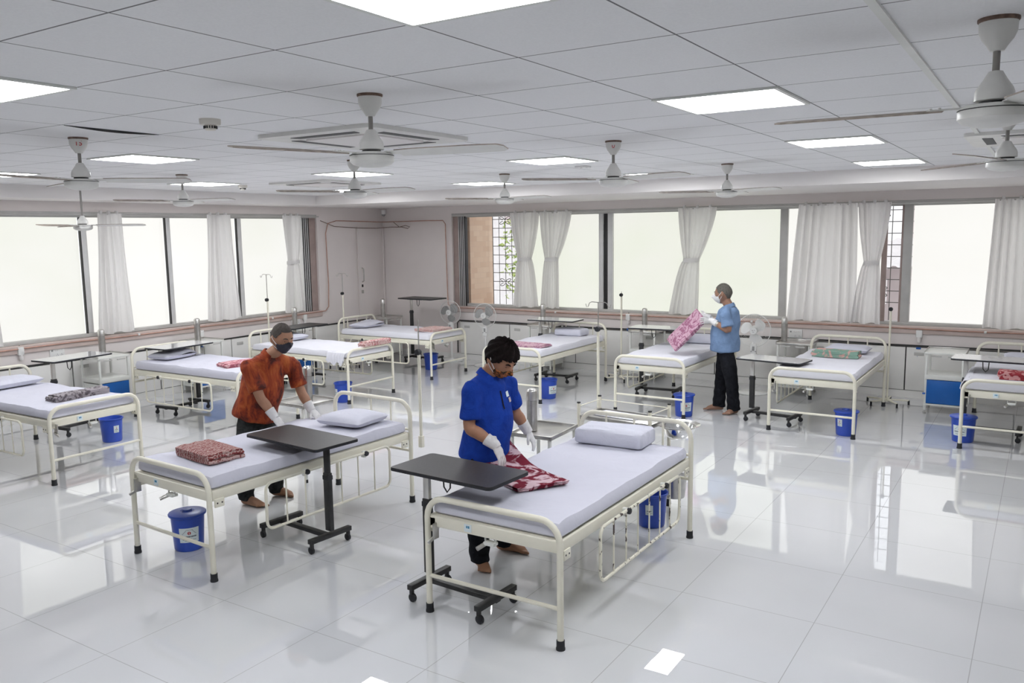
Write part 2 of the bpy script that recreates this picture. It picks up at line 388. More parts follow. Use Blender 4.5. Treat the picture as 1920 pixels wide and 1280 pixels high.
def windows():
    ZS, ZH = .965, 2.62
    def bar(m, axis, a0, a1, off, z0, z1, depth):
        if axis == 'b': m.box(((a0+a1)/2, YB+off, (z0+z1)/2), (a1-a0, depth, z1-z0), .004)
        else: m.box((XL-off, (a0+a1)/2, (z0+z1)/2), (depth, a1-a0, z1-z0), .004)
    def window(name, axis, lo, hi, panes, mulls, stack):
        m = MB()
        bar(m, axis, lo, hi, .13, ZS, ZS+.045, .12); bar(m, axis, lo, hi, .13, ZH-.07, ZH, .12)
        bar(m, axis, lo, hi, .03, ZH-.055, ZH, .05)
        root = struct(m.build(name, 'frame_grey'))
        for a0, a1, mat, off in mulls:
            k = MB(); bar(k, axis, a0, a1, off, ZS+.04, ZH-.05, .05); k.build('window_frame', mat, root)
        for a0, a1, mat in panes:
            k = MB(); bar(k, axis, a0, a1, .15, ZS+.04, ZH-.06, .008); k.build('window_pane', mat, root, smooth=False)
        for a0, a1, mat in stack:
            k = MB(); bar(k, axis, a0, a1, .08, ZS, ZH-.05, .09); k.build('window_frame', mat, root)
        # dark reveal at the corner end
        return root
    window('window_1', 'l', 3.2, 10.42,
           [(3.2, 6.25, 'frost_left'), (6.31, 7.53, 'frost_bright'), (7.6, 8.79, 'frost_bright'), (8.87, 10.12, 'frost_left')],
           [(6.243, 6.255, 'black_metal', .10), (6.255, 6.335, 'aluminium', .11), (7.514, 7.525, 'black_metal', .10), (7.525, 7.60, 'aluminium', .11), (8.78, 8.79, 'black_metal', .1), (8.79, 8.875, 'aluminium', .11)],
           [(10.10+.043*i, 10.118+.043*i, 'aluminium') for i in range(4)] + [(10.122+.043*i, 10.139+.043*i, 'black_metal') for i in range(4)] + [(10.27, 10.415, 'frame_brown')])  # black strips paint the shade in gaps between the stacked sliding frames
    window('window_2', 'b', -9.06, 1.4,
           [(-7.62, -6.13, 'frost_back'), (-5.94, -3.25, 'frost_back'), (-3.16, -1.9, 'frost_bright'), (-1.53, 1.4, 'frost_bright')],
           [(-6.16, -6.08, 'aluminium', .11), (-6.08, -6.0, 'black_metal', .14), (-6.0, -5.91, 'aluminium', .11), (-3.26, -3.15, 'frame_grey', .10),
            (-1.90, -1.835, 'frame_brown', .09), (-1.64, -1.53, 'frame_grey', .09), (-1.665, -1.64, 'frame_brown', .09), (-7.64, -7.6, 'aluminium', .13)],
           [(-8.945+.037*i, -8.929+.037*i, 'aluminium') for i in range(4)] + [(-8.926+.037*i, -8.911+.037*i, 'black_metal') for i in range(4)] + [(-9.055, -8.95, 'frame_brown')])  # dark gaps between stacked frames painted as black strips here too
    # curtain rods
    for name, lab, pts in (('curtain_rod', 'thin grey curtain rod along the head of the long back window', [(-9.0, YB-.07, 2.585), (1.4, YB-.07, 2.585)]),
                           ('curtain_rod', 'thin grey curtain rod along the head of the left window', [(XL+.07, 3.0, 2.585), (XL+.07, 10.4, 2.585)])):
        m = MB().tube(pts, .009, 8); o = tag(m.build(name, 'frame_grey'), lab, 'curtain rod')
        k = MB()
        n = 9
        for i in range(n):
            t = (i+.5)/n; p = V(pts[0]).lerp(V(pts[1]), t); q = p + (V((0, .11, .0)) if 'back' in lab else V((-.11, 0, 0)))
            MB().tube([p, q], .006, 6).build('rod_bracket', 'frame_grey', o)

def curtain(axis, top, tie, bot, z0, z1, ztie, label, folds=7, amp=.035, seed=0, dirt=False):
    rnd = random.Random(seed); off = .10
    nr, nc = 34, folds*8+1
    ph = [rnd.uniform(-.5, .5) for _ in range(folds+2)]
    vs = []; fs = []
    for i in range(nr):
        t = i/(nr-1); z = z1+(z0-z1)*t
        if tie:
            tt = (z1-ztie)/(z1-z0)
            if t < tt:
                s = t/tt; s = s**1.5*.9+.1*s; a = [top[k]+(tie[k]-top[k])*s for k in (0, 1)]
            else:
                s = (t-tt)/(1-tt); s = s**.62; a = [tie[k]+(bot[k]-tie[k])*s for k in (0, 1)]
            sq = 1.
        else:
            a = [top[k]+(bot[k]-top[k])*t for k in (0, 1)]
        w = a[1]-a[0]
        for j in range(nc):
            u = j/(nc-1)
            x = a[0]+w*(u+.010*sin(2*pi*folds*u+1.3+t))
            A = min(amp, w/folds*.62)*(.55+.45*sin(3.1*u*folds*.37+ph[int(u*folds)]*2))
            d = A*sin(2*pi*folds*u+ph[int(u*folds)]*t*1.5)+.012*sin(9*u+5*t)
            zz = z + (.012*sin(7*u*folds*.3+seed) if i == nr-1 else 0)
            if axis == 'b': vs.append((x, YB-off-d, zz))
            else: vs.append((XL+off+d, x, zz))
        if i:
            for j in range(nc-1):
                p = (i-1)*nc+j; fs.append([p, p+1, p+nc+1, p+nc])
    m = MB().add(vs, fs); cx = (top[0]+top[1])/2
    o = tag(m.build('window_curtain', 'curtain'), label, 'curtain', 'white cloth curtains at the windows')
    k = MB()
    for q in range(max(3, folds//2)):
        x = top[0]+(top[1]-top[0])*(q+.5)/max(3, folds//2)
        p = (x, YB-.085, z1) if axis == 'b' else (XL+.085, x, z1)
        b = MB().box((p[0], p[1], z1+.012), ((.035, .045, .05) if axis == 'b' else (.045, .035, .05)), .008)
        b.build('hanging_tab', 'curtain', o)
    if tie:
        w0, w1 = tie; d = .055
        pts = []
        for q in range(20):
            a = 2*pi*q/20; x = (w0+w1)/2+(w1-w0)/2*1.06*cos(a); dd = off+d*sin(a)
            pts.append((x, YB-dd, ztie+.008*cos(a)) if axis == 'b' else (XL+dd, x, ztie+.008*cos(a)))
        vs = []; fs = []
        for p in pts: vs += [(p[0], p[1], p[2]-.03), (p[0], p[1], p[2]+.03)]
        for q in range(20): r = (q+1) % 20; fs.append([2*q, 2*r, 2*r+1, 2*q+1])
        MB().add(vs, fs).build('tie_band', 'curtain', o)
    return o
def curtains():
    c = curtain
    c('b', (-7.75, -7.17), (-7.60, -7.34), (-7.72, -7.20), 1.01, 2.60, 1.82, 'white tied curtain beside the open grille of the back window', 7, seed=1)
    c('b', (-7.16, -6.56), (-7.06, -6.82), (-7.16, -6.80), 1.01, 2.60, 1.82, 'white tied curtain, second from the room corner on the back window', 7, seed=2)
    c('b', (-4.74, -4.14), (-4.64, -4.40), (-4.88, -4.40), 1.00, 2.60, 1.82, 'white tied curtain behind the pink blanket the light-blue-shirted man holds', 7, seed=3)
    c('b', (-2.97, -2.20), None, (-3.10, -2.17), .985, 2.60, 1.8, 'widest curtain of the back window, hanging loose and untied', 8, .045, seed=4)
    c('b', (-2.19, -1.78), (-2.09, -1.90), (-2.24, -1.86), .985, 2.60, 1.80, 'white tied curtain overlapping the widest loose curtain', 6, seed=5)
    c('b', (-.60, -.05), None, (-.66, .02), .99, 2.60, 1.8, 'white loose curtain at the right edge of the photo', 7, .04, seed=6)
    c('l', (6.39, 6.73), None, (6.29, 6.80), 1.0, 2.60, 1.8, 'white loose curtain behind the ceiling fan by the left wall', 6, .035, seed=7)
    c('l', (8.10, 8.52), None, (8.02, 8.60), 1.0, 2.60, 1.8, 'white loose curtain, middle one of the left window', 6, .035, seed=8)
    c('l', (9.56, 9.96), (9.63, 9.88), (9.54, 9.93), 1.0, 2.60, 1.83, 'white tied curtain of the left window next to the room corner', 6, seed=9)
    c('l', (4.55, 5.00), None, (4.60, 5.06), .98, 2.60, 1.8, 'curtain just showing its hem at the left edge of the photo', 5, seed=10)

# ------------------------------------------------------------------ outside
def outside():
    w = MB().box((-8.95, 12.75, 1.9), (.2, .74, 3.4)).build('wall_outside', 'stone_blocks', smooth=False); struct(w)
    struct(MB().box((-3.9, 12.78, .86), (11., .8, .12)).build('trim_6', 'sill_stone', smooth=False))
    def grille(x0, x1, y, label):
        o = thing('window_grille', label, 'grille', ((x0+x1)/2, y, .93), 0, 'iron grilles outside the back window')
        c = (x0+x1)/2; z0, z1 = 0., 1.78
        n = int(round((x1-x0)/.142))
        f = MB().tube([(x0-c, 0, z0), (x0-c, 0, z1), (x1-c, 0, z1), (x1-c, 0, z0)], .009, 6, closed=True); f.build('grille_frame', 'grille_iron', o)
        for i in range(1, n):
            MB().tube([(x0-c+(x1-x0)*i/n, 0, z0), (x0-c+(x1-x0)*i/n, 0, z1)], .006, 6).build('upright_bar', 'grille_iron', o)
        for i in range(1, 10):
            z = z1-.165*i-.03
            MB().tube([(x0-c, .01, z), (x1-c, .01, z)], .006, 6).build('cross_bar', 'grille_iron', o)
        for zz in (.42, 1.56):
            xx = x0-c+(x1-x0)*(2 if n > 4 else n-1)/n
            for sx in (-1, 1):
                for sz in (-1, 1):
                    pts = []
                    for k in range(19):
                        a = k/18*1.65*pi; r = .075*(1-.62*k/18)
                        pts.append((xx+sx*(.012+.05-.05*cos(a)*1.0+(.075-r)*.2), -.008, zz+sz*(.012+r*abs(sin(a*.62))*1.0)))
                    MB().tube(pts, .006, 6).build('scroll', 'grille_iron', o)
    grille(-8.78, -7.1, 13.02, 'iron grille with scrolls outside the open bay by the room corner')
    grille(-2.35, -1.45, 13.02, 'iron grille with scrolls outside the narrow gap on the right')
    # tree
    rnd = random.Random(3)
    t = thing('leafy_tree', 'light green leafy tree outside the open bay of the back window', 'tree', (-10.12, 17.6, -3.))
    MB().tube([(0, 0, 0), (.1, 0, 3), (-.1, .1, 6.5)], [.12, .09, .04], 10).build('trunk', 'bark', t)
    vs = []; fs = []
    for k in range(2300):
        a = rnd.uniform(0, 2*pi); r = 1.2*sqrt(rnd.random()); z = rnd.uniform(2.7, 7.2)
        c = V((r*cos(a)*1.05, r*sin(a)*.8, z)); s = rnd.uniform(.05, .12)
        d = V((rnd.gauss(0, 1), rnd.gauss(0, 1), rnd.gauss(-.4, .6))).normalized(); e = d.cross(V((rnd.random(), rnd.random(), rnd.random()))).normalized()
        n = d.cross(e)*s*.25
        q = len(vs); vs += [c, c+d*s*.6+e*s*.45+n, c+d*s*1.6, c+d*s*.6-e*s*.45+n]; fs.append([q, q+1, q+2, q+3])
    tag(MB().add(vs, fs).build('foliage', 'leaves', t, smooth=False), kind='stuff')
    # pale building beyond the bay and the buildings seen through the narrow gap
    b = thing('pale_building', 'pale pinkish building across the yard beyond the open bay', 'building', (-15.2, 21.5, -3))
    MB().box((0, 0, 5), (6.2, .6, 11)).build('facade', 'building_white', b, smooth=False)
    for i in range(3):
        MB().box((-1.2+i*1.5, -.33, 6.2), (.8, .06, 1.3)).build('window_shutter', 'building_pink', b, smooth=False)
    b = thing('pink_building', 'pink building with balcony bars seen through the narrow gap', 'building', (-2.2, 24., -3))
    MB().box((.4, 0, 4.), (2.4, 2.0, 9.4)).build('facade', 'building_pink', b, smooth=False)
    for i in range(6):
        MB().box((.1, -1.04, 6.35+i*.22), (1.9, .05, .07)).build('balcony_bar', 'building_grey', b, smooth=False)
    MB().box((.1, -1.06, 5.95), (1.9, .16, .25)).build('balcony_slab', 'building_grey', b, smooth=False)
    b = thing('grey_shed', 'low grey shed with a white corrugated roof outside the narrow gap', 'shed', (-2.6, 19., -3))
    MB().box((0, 0, 2.25), (3.2, 2, 4.5)).build('shed_wall', 'building_grey', b, smooth=False)
    vs = []; fs = []
    for i in range(61):
        x = -1.7+3.4*i/60; z = 4.62+.035*sin(i*1.25)
        vs += [(x, -1.35, z-.13), (x, 1.1, z+.38)]
        if i: q = 2*i-2; fs.append([q, q+2, q+3, q+1])
    MB().add(vs, fs).build('corrugated_roof', 'building_white', b)
    MB().box((-.2, -1.02, 4.0), (.25, .05, .5)).build('vent_block', 'building_white', b, smooth=False)

# ------------------------------------------------------------------ ceiling things
def ceiling_things():
    cells = [(0, -1, 'half out of the frame at the top edge'), (-4, -1, 'cut by the left edge of the photo, nearest there'),
             (0, 3, 'large and close, right of the room centre'), (0, 7, 'second in the row running down the right side'),
             (0, 11, 'last in the right-hand row'), (-4, 7, 'near the room centre, right of the near central fan'),
             (-8, 11, 'small and far, above the open bay beside the soffit'), (-8, 3, 'right of the near left fan numbered 15'), (-12, 3, 'cut by the left edge, farther of the two there'),
             (-8, 7, 'behind the second central fan'), (-12, 7, 'behind the fan by the left wall'), (-4, 11, 'behind the fan beside the soffit right of centre'), (-12, 11, 'far light hidden partly by the second central fan')]
    proto = None
    for i, j, lab in cells:
        x, y = -1.655+.6*(i+.5), 2.039+.6*(j+.5)
        if y > 9.35: y = 9.38
        l = 'square white ceiling light panel, '+lab
        if proto is None:
            proto = thing('ceiling_light', l, 'ceiling light', (x, y, ZC), 0, 'lit square panels in the tiled ceiling')
            m = MB()
            for a, b, c, d in ((0, .29, .6, .02), (0, -.29, .6, .02), (.29, 0, .02, .56), (-.29, 0, .02, .56)): m.box((a, b, -.004), (c, d, .012))
            m.build('light_frame', 'white_paint', proto, smooth=False)
            MB().box((0, 0, -.001), (.56, .56, .006)).build('diffuser', 'panel_light', proto, smooth=False)
        else: dup(proto, (x, y, ZC), 0, l)
    # cassette air conditioners
    a = thing('ceiling_air_conditioner', 'white cassette air conditioner right behind the near central fan', 'air conditioner', (-3.755, 4.12, ZC), 0, 'cassette air conditioners in the ceiling')
    MB().prism(rrect(-.49, .49, -.49, .49, .06), -.024, 0).build('outer_panel', 'fan_white', a)
    MB().prism(rrect(-.27, .27, -.27, .27, .02), -.034, -.022).build('intake_grille', 'soffit', a)
    for s in (0, 1, 2, 3):
        M = Matrix.Rotation(s*pi/2, 4, 'Z')
        MB().prism([(-.25, .325), (.25, .325), (.27, .39), (-.27, .39)], -.027, -.020, M=M).build('air_slot', 'slot_dark', a, smooth=False)
    dup(a, (-7.455, 7.44, ZC), 0, 'white cassette air conditioner left of the second central fan, farther off')
    dup(a, (-.05, 7.05, ZC), 0, 'white cassette air conditioner at the right edge behind a fan')
    # smoke detectors
    d = thing('smoke_detector', 'round cream smoke detector left of the near central fan', 'smoke detector', (-3.846, 2.998, ZC), 0, 'smoke detectors on the ceiling')
    MB().lathe([(.001, -.03), (.052, -.03), (.056, -.02), (.056, 0)], 24).build('base_ring', 'detector', d)
    MB().lathe([(.001, -.058), (.026, -.058), (.03, -.052), (.032, -.03)], 20).build('sensor_head', 'detector', d)
    m = MB()
    for k in range(16):
        b = 2*pi*k/16; m.box((.0335*cos(b), .0335*sin(b), -.043), (.006, .006, .014), 0, 2, (0, 0, b))
    m.build('vent_slots', 'black_metal', d, smooth=False)
    dup(d, (-8.53, 7.08, ZC), 0, 'small round smoke detector above the left window, far from camera')
    v = MB().box((-3.86, 7.31, ZC-.008), (.12, .12, .016), .004); o = tag(v.build('ceiling_sensor_plate', 'white_plastic'), 'small square sensor plate with holes left of the right-hand centre fan', 'sensor plate')
    for q in ((-.03, .02), (.03, .02), (0, -.03)): MB().lathe([(.001, 0), (.012, 0)], 10, (-3.86+q[0], 7.31+q[1], ZC-.017)).build('hole', 'black_metal', o)
    # a sagging tile edge
    m = MB(); vs = []; fs = []
    for i in range(13):
        t = i/12; s = .013*sin(pi*t)
        vs += [(-4.652, 2.65+.59*t, ZC), (-4.648, 2.65+.59*t, ZC-.003-s)]
        if i: fs.append([2*i-2, 2*i, 2*i+1, 2*i-1])
    struct(MB().add(vs, fs).build('trim_7', 'dark_gap', smooth=False))
    # ceiling fans
    def fan(label, loc, rz, num=None, drop=0., proto=None):
        if proto:
            o = dup(proto, loc, rz, label)
        else:
            o = thing('ceiling_fan', label, 'ceiling fan', loc, rz, 'white three-bladed ceiling fans')
            MB().lathe([(.058, 0), (.058, -.008), (.055, -.012)], 24).build('ceiling_gasket', 'rust_rod', o)
            MB().lathe([(.054, -.010), (.053, -.04), (.044, -.062), (.03, -.08), (.02, -.096), (.012, -.097)], 24).build('canopy', 'fan_white', o)
            MB().lathe([(.0105, -.09), (.0105, -.17)], 12).build('down_rod', 'rod_grey', o)
            MB().lathe([(.012, -.155), (.02, -.157), (.033, -.18), (.05, -.205), (.055, -.218), (.056, -.244), (.05, -.246)], 24).build('bell_cover', 'fan_white', o)
            MB().lathe([(.042, -.242), (.042, -.256)], 20).build('motor_gap', 'black_metal', o)
            MB().lathe([(.04, -.254), (.085, -.258), (.096, -.266), (.100, -.274), (.100, -.298), (.094, -.304), (.085, -.312), (.05, -.322), (.001, -.325)], 32).build('motor_housing', 'fan_white', o)
            MB().lathe([(.1008, -.270), (.1008, -.273)], 32).build('housing_seam', 'dark_gap', o)
            for k in range(3):
                M = Matrix.Rotation(k*2*pi/3, 4, 'Z')
                b = MB()
                pts = [(.14, -.052), (.24, -.062), (.5, -.066), (.63, -.058), (.655, -.03), (.655, .03), (.63, .055), (.5, .062), (.24, .056), (.14, .048)]
                tw = Matrix.Rotation(radians(-9), 4, 'X'); L = Matrix.Translation((0, 0, -.264))
                b.prism(pts, -.0025, .0025, M=M @ L @ tw); b.m = [0]+[1]*(len(b.m)-1)
                bl = b.build('blade', ['fan_white', 'blade_dust'], o)
                MB().box((0, 0, 0), (.09, .05, .006), .002)
                q = MB().prism([(.075, -.02), (.13, -.03), (.185, -.03), (.185, .03), (.13, .03), (.075, .02)], .002, .006, M=M @ L @ tw)
                for sx in (.15, .175):
                    for sy in (-.015, .015): q.lathe([(.006, .006), (.004, .010)], 8, M=M @ L @ tw @ Matrix.Translation((sx, sy, 0)))
                q.build('blade_bracket', 'fan_white', bl)
        if num: number(o, num)
        return o
    def number(o, txt):
        # stencilled number on the canopy, facing the camera
        cu = bpy.data.curves.new('fan_number', 'FONT'); cu.body = txt; cu.size = .045; cu.align_x = 'CENTER'; cu.align_y = 'CENTER'; cu.extrude = .0006
        t = bpy.data.objects.new('fan_number', cu); COL.objects.link(t)
        dg = bpy.context.evaluated_depsgraph_get(); bpy.context.view_layer.update()
        me = bpy.data.meshes.new_from_object(t.evaluated_get(bpy.context.evaluated_depsgraph_get()))
        bpy.data.objects.remove(t); me.materials.clear(); me.materials.append(MATS['red_ink'])
        n = bpy.data.objects.new('painted_number', me); COL.objects.link(n); n.parent = o
        w = o.location; ang = atan2(-w.y, -w.x) - o.rotation_euler.z
        n.location = (.053*cos(ang), .053*sin(ang), -.04); n.rotation_euler = (radians(80), 0, ang+pi/2)
    p = fan('white ceiling fan nearest the room centre, below the near cassette air conditioner', (-2.623, 2.915, ZC), radians(12))
    fan('white ceiling fan numbered 15 on the left, hanging before the far-left window', (-5.168, 3.03, ZC), radians(44.6), '15', proto=p)
    fan('white ceiling fan hanging close to the left window, middle of that side', (-7.46, 5.43, ZC), radians(129), '1', proto=p)
    fan('white ceiling fan second along the centre row, before the far soffit', (-5.02, 5.35, ZC), radians(118), proto=p)
    fan('small far white ceiling fan above the tied curtains of the back window', (-5.02, 7.69, ZC), radians(108), proto=p)
    fan('white ceiling fan right of centre, with a red mark on its canopy', (-2.623, 5.425, ZC), radians(102.8), '0', proto=p)
    fan('white ceiling fan before the pane behind the light-blue-shirted man', (-2.67, 8.04, ZC), radians(93.4), proto=p)
    fan('largest white ceiling fan, at the right edge of the photo', (-.17, 3.03, ZC), radians(63), proto=p)
    fan('white ceiling fan at the right edge, below the largest fan', (-.235, 5.55, ZC), radians(15), '5', proto=p)
    # the long-rod fan by the left soffit
    o = fan('white ceiling fan on a long rod under the fan numbered 15', (-9.2, 5.37, ZC), radians(50), '21', proto=p)
    for ch in o.children:
        if ch.name.startswith(('bell', 'motor', 'housing', 'blade')): ch.location.z = -.22
        if ch.name.startswith('down_rod'): ch.scale.z = 3.75; ch.location.z = .2475
# ------------------------------------------------------------------ beds
BW, BL = .455, .98
def make_bed(label, loc, rz, rails, chipped=False):
    o = thing('hospital_bed', label, 'bed', loc, rz, 'cream steel ward beds')
    cp = 'cream_paint'
    MB().tube(hoop(BW, .035, .722, .125, -BL), .0185, 12).build('foot_frame', cp, o)
    MB().tube(hoop(BW, .035, .872, .125, BL), .0185, 12).build('head_frame', cp, o)
    for x in (-.235, 0, .235): MB().tube([(x, BL, .625), (x, BL, .865)], .0085, 8).build('head_bar', cp, o)
    MB().tube([(-BW, BL, .632), (BW, BL, .632)], .011, 8).build('head_cross_bar', cp, o)
    MB().tube([(-BW, -BL, .232), (BW, -BL, .232)], .0125, 8).build('foot_cross_bar', cp, o)
    MB().tube([(-BW, BL, .45), (BW, BL, .45)], .0125, 8).build('head_stretcher', cp, o)
    for x in (-BW, BW):
        for y in (-BL, BL): MB().lathe([(.026, 0), (.026, .012), (.0235, .018), (.0235, .055)], 14, (x, y, 0)).build('rubber_foot', 'black_rubber', o)
        MB().box((x*.965, 0, .574), (.03, 2*BL-.05, .068), .006).build('side_rail', cp, o)
        for y in (-BL+.075, BL-.075):
            k = MB().box((x*1.0, y, .522), (.012, .075, .06), .004); pl = k.build('corner_plate', cp, o)
            for s in (-.018, .018): MB().lathe([(.001, .008), (.006, .007), (.006, -.008), (.001, -.009)], 8, (x, y+s, .522), Matrix.Rotation(pi/2, 4, 'Y')).build('bolt', 'black_metal', pl)
    for y in (-BL+.02, BL-.02): MB().box((0, y, .575), (2*BW-.02, .03, .068), .006).build('end_rail', cp, o)
    MB().box((0, 0, .604), (2*BW-.06, 2*BL-.06, .012), .003).build('mattress_deck', cp, o)
    for y in (-.35, .35): MB().box((0, y, .565), (2*BW-.08, .03, .03)).build('cross_member', cp, o)
    tg = MB().box((-.16, -BL+.002, .578), (.05, .004, .045)).build('name_tag', 'label_paper', o)
    MB().box((-.165, -BL-.001, .585), (.008, .003, .014)).box((-.152, -BL-.001, .585), (.009, .003, .014)).build('tag_mark', 'ink_blue', tg, smooth=False)
    # winding crank under the foot
    c = MB().box((-.02, -BL+.03, .505), (.075, .05, .022), .006).tube([(-.055, -BL+.03, .56), (-.055, -BL+.03, .505), (.015, -BL+.03, .505), (.015, -BL+.03, .56)], .007, 8)
    c = c.build('winding_crank', 'white_paint', o)
    MB().tube([(-.05, -BL+.03, .50), (-.075, -BL-.03, .48)], .013, 10).build('crank_socket', 'steel_brushed', c)
    b = MB().box((-BW+.035, -BL+.03, .565), (.05, .05, .075), .008).build('hook_bracket', cp, o)
    MB().box((-BW+.06, -BL+.0, .52), (.012, .05, .10), .003).box((-BW+.05, -BL-.02, .475), (.014, .085, .018), .003, 2, (radians(20), 0, 0)).build('steel_hook', 'steel_brushed', b)
    for s in rails:
        x = s*(BW+.028)
        P = lambda a, c: (x, a, c)
        pts = [P(a, c) for a, c in rrect(-.55, .69, .228, .562, .055)]
        mt = 'chipped_paint' if chipped else cp
        g = MB().tube(pts, .0105, 8, closed=True).build('guard_rail', mt, o)
        for i in range(6):
            y = -.55+1.24*(i+1)/7
            MB().tube([(x, y, .23), (x, y, .56)], .0058, 6).build('guard_bar', mt, g)
        for y in (-.18, .42):
            MB().box((x-s*.02, y, .55), (.035, .03, .05), .004).build('rail_hinge', 'white_paint', g)
            MB().lathe([(.001, .012), (.017, .011), (.02, .004), (.02, -.008), (.001, -.01)], 14, (x+s*.012, y, .558), Matrix.Rotation(pi/2, 4, 'Y')).build('knob', 'black_rubber', g)
    return o
def soft_slab(w, l, h, r, nx=15, ny=27, puff=.0, seed=0, wrinkle=.004):
    """cushion-like closed slab, bottom at z=0, rounded edges"""
    rnd = random.Random(seed); p1, p2, p3 = [rnd.uniform(0, 6) for _ in range(3)]
    vs = []; idx = {}
    def pt(u, v, top):
        e = 6.
        x = u*w/2; y = v*l/2
        du = max(0, abs(x)-(w/2-r)); dv = max(0, abs(y)-(l/2-r)); d = min(1, sqrt(du*du+dv*dv)/r)
        k = sqrt(max(0, 1-d*d))
        if du and dv and sqrt(du*du+dv*dv) > r:
            s = r/sqrt(du*du+dv*dv)
            x = math.copysign(w/2-r+du*s, x); y = math.copysign(l/2-r+dv*s, y)
        z = (h-r)+r*k if top else r*.5*(1-k)
        if top: z += puff*(1-u*u)*(1-v*v)+wrinkle*(sin(9*v+2.2*u+p1)+.7*sin(4*u-13*v+p2)+.6*sin(23*v+5*u+p3))*k
        return (x, y, z)
    def warp(i, n): 
        t = i/n*2-1; return math.copysign(1-(1-abs(t))**1.5, t)
    fs = []
    for top in (1, 0):
        for j in range(ny+1):
            for i in range(nx+1):
                edge = i in (0, nx) or j in (0, ny)
                idx[(i, j, top)] = len(vs); vs.append(pt(warp(i, nx), warp(j, ny), top))
        for j in range(ny):
            for i in range(nx):
                q = [idx[(i, j, top)], idx[(i+1, j, top)], idx[(i+1, j+1, top)], idx[(i, j+1, top)]]
                fs.append(q if top else q[::-1])
    ring = [(i, 0) for i in range(nx)]+[(nx, j) for j in range(ny)]+[(i, ny) for i in range(nx, 0, -1)]+[(0, j) for j in range(ny, 0, -1)]
    for a, b in zip(ring, ring[1:]+ring[:1]): fs.append([idx[(*a, 0)], idx[(*b, 0)], idx[(*b, 1)], idx[(*a, 1)]])
    return MB().add(vs, fs)
def at(bed, x, y, z, rz=0):
    loc, b = bed; c, s = cos(b), sin(b)
    return (loc[0]+x*c-y*s, loc[1]+x*s+y*c, z), b+rz
MT = .610
def mattress(bed, label, mat='sheet', h=.090, seed=0, drape=()):
    l, r = at(bed, 0, 0, MT)
    o = soft_slab(.885, 1.90, h, .035, seed=seed).build('mattress', mat, loc=l, rot=(0, 0, r))
    tag(o, label, 'mattress', 'sheeted mattresses on the ward beds')
    for side, y0, y1, dep in drape:
        vs = []; fs = []; n = 22
        for i in range(n+1):
            y = y0+(y1-y0)*i/n; d = dep*(.75+.25*sin(5*i/n*pi+seed))*min(1, 6*i/n+.25, 6*(1-i/n)+.25)
            w = .008*sin(i*1.9)
            for k, (xx, zz) in enumerate(((.40, h+.002), (.452, h-.012), (.478+w, h*.4), (.480+w*1.6, -d*.5), (.483-w, -d))):
                vs.append((side*xx, y, zz))
            if i:
                for k in range(4): q = (i-1)*5+k; fs.append([q, q+1, q+6, q+5])
        MB().add(vs, fs).build('hanging_sheet', mat, o)
    return o
def pillow(bed, label, x, y, rz=0, w=.50, l=.34, h=.10, foam=False, z=None, mat='pillow_white', tilt=0, seed=0, fold=False):
    zz = MT+.097 if z is None else z
    lo, r = at(bed, x, y, zz, rz)
    if foam: m = soft_slab(w, l, h, .034, 18, 14, .010, seed, .003)
    else:
        n1, n2 = 22, 16; vs = []; fs = []; rnd = random.Random(seed); p = rnd.uniform(0, 6)
        for sgn in (1, -1):
            for j in range(n2+1):
                for i in range(n1+1):
                    u = 2*i/n1-1; v = 2*j/n2-1
                    t = (max(0, (1-abs(u)**3.4))*max(0, (1-abs(v)**3.0)))**.5
                    pin = 1-.05*(1-abs(u))*abs(v)**3
                    zt = h*.5+sgn*h*.5*t*(1+.10*sin(4*u+3*v+p)) if sgn > 0 else h*.5-h*.5*t**.6
                    if fold and sgn > 0: zt += .02*exp(-((u-.5)**2)*6)
                    vs.append((u*w/2*(1-.06*(1-abs(v))*abs(u)**4), v*l/2*pin, zt))
        N = (n1+1)*(n2+1)
        for s in (0, 1):
            for j in range(n2):
                for i in range(n1):
                    q = s*N+j*(n1+1)+i; f = [q, q+1, q+n1+2, q+n1+1]; fs.append(f if s == 0 else f[::-1])
        m = MB().add(vs, fs)
    o = m.build('pillow', mat, loc=lo, rot=(0, tilt, r))
    return tag(o, label, 'pillow', 'white pillows on the ward beds')
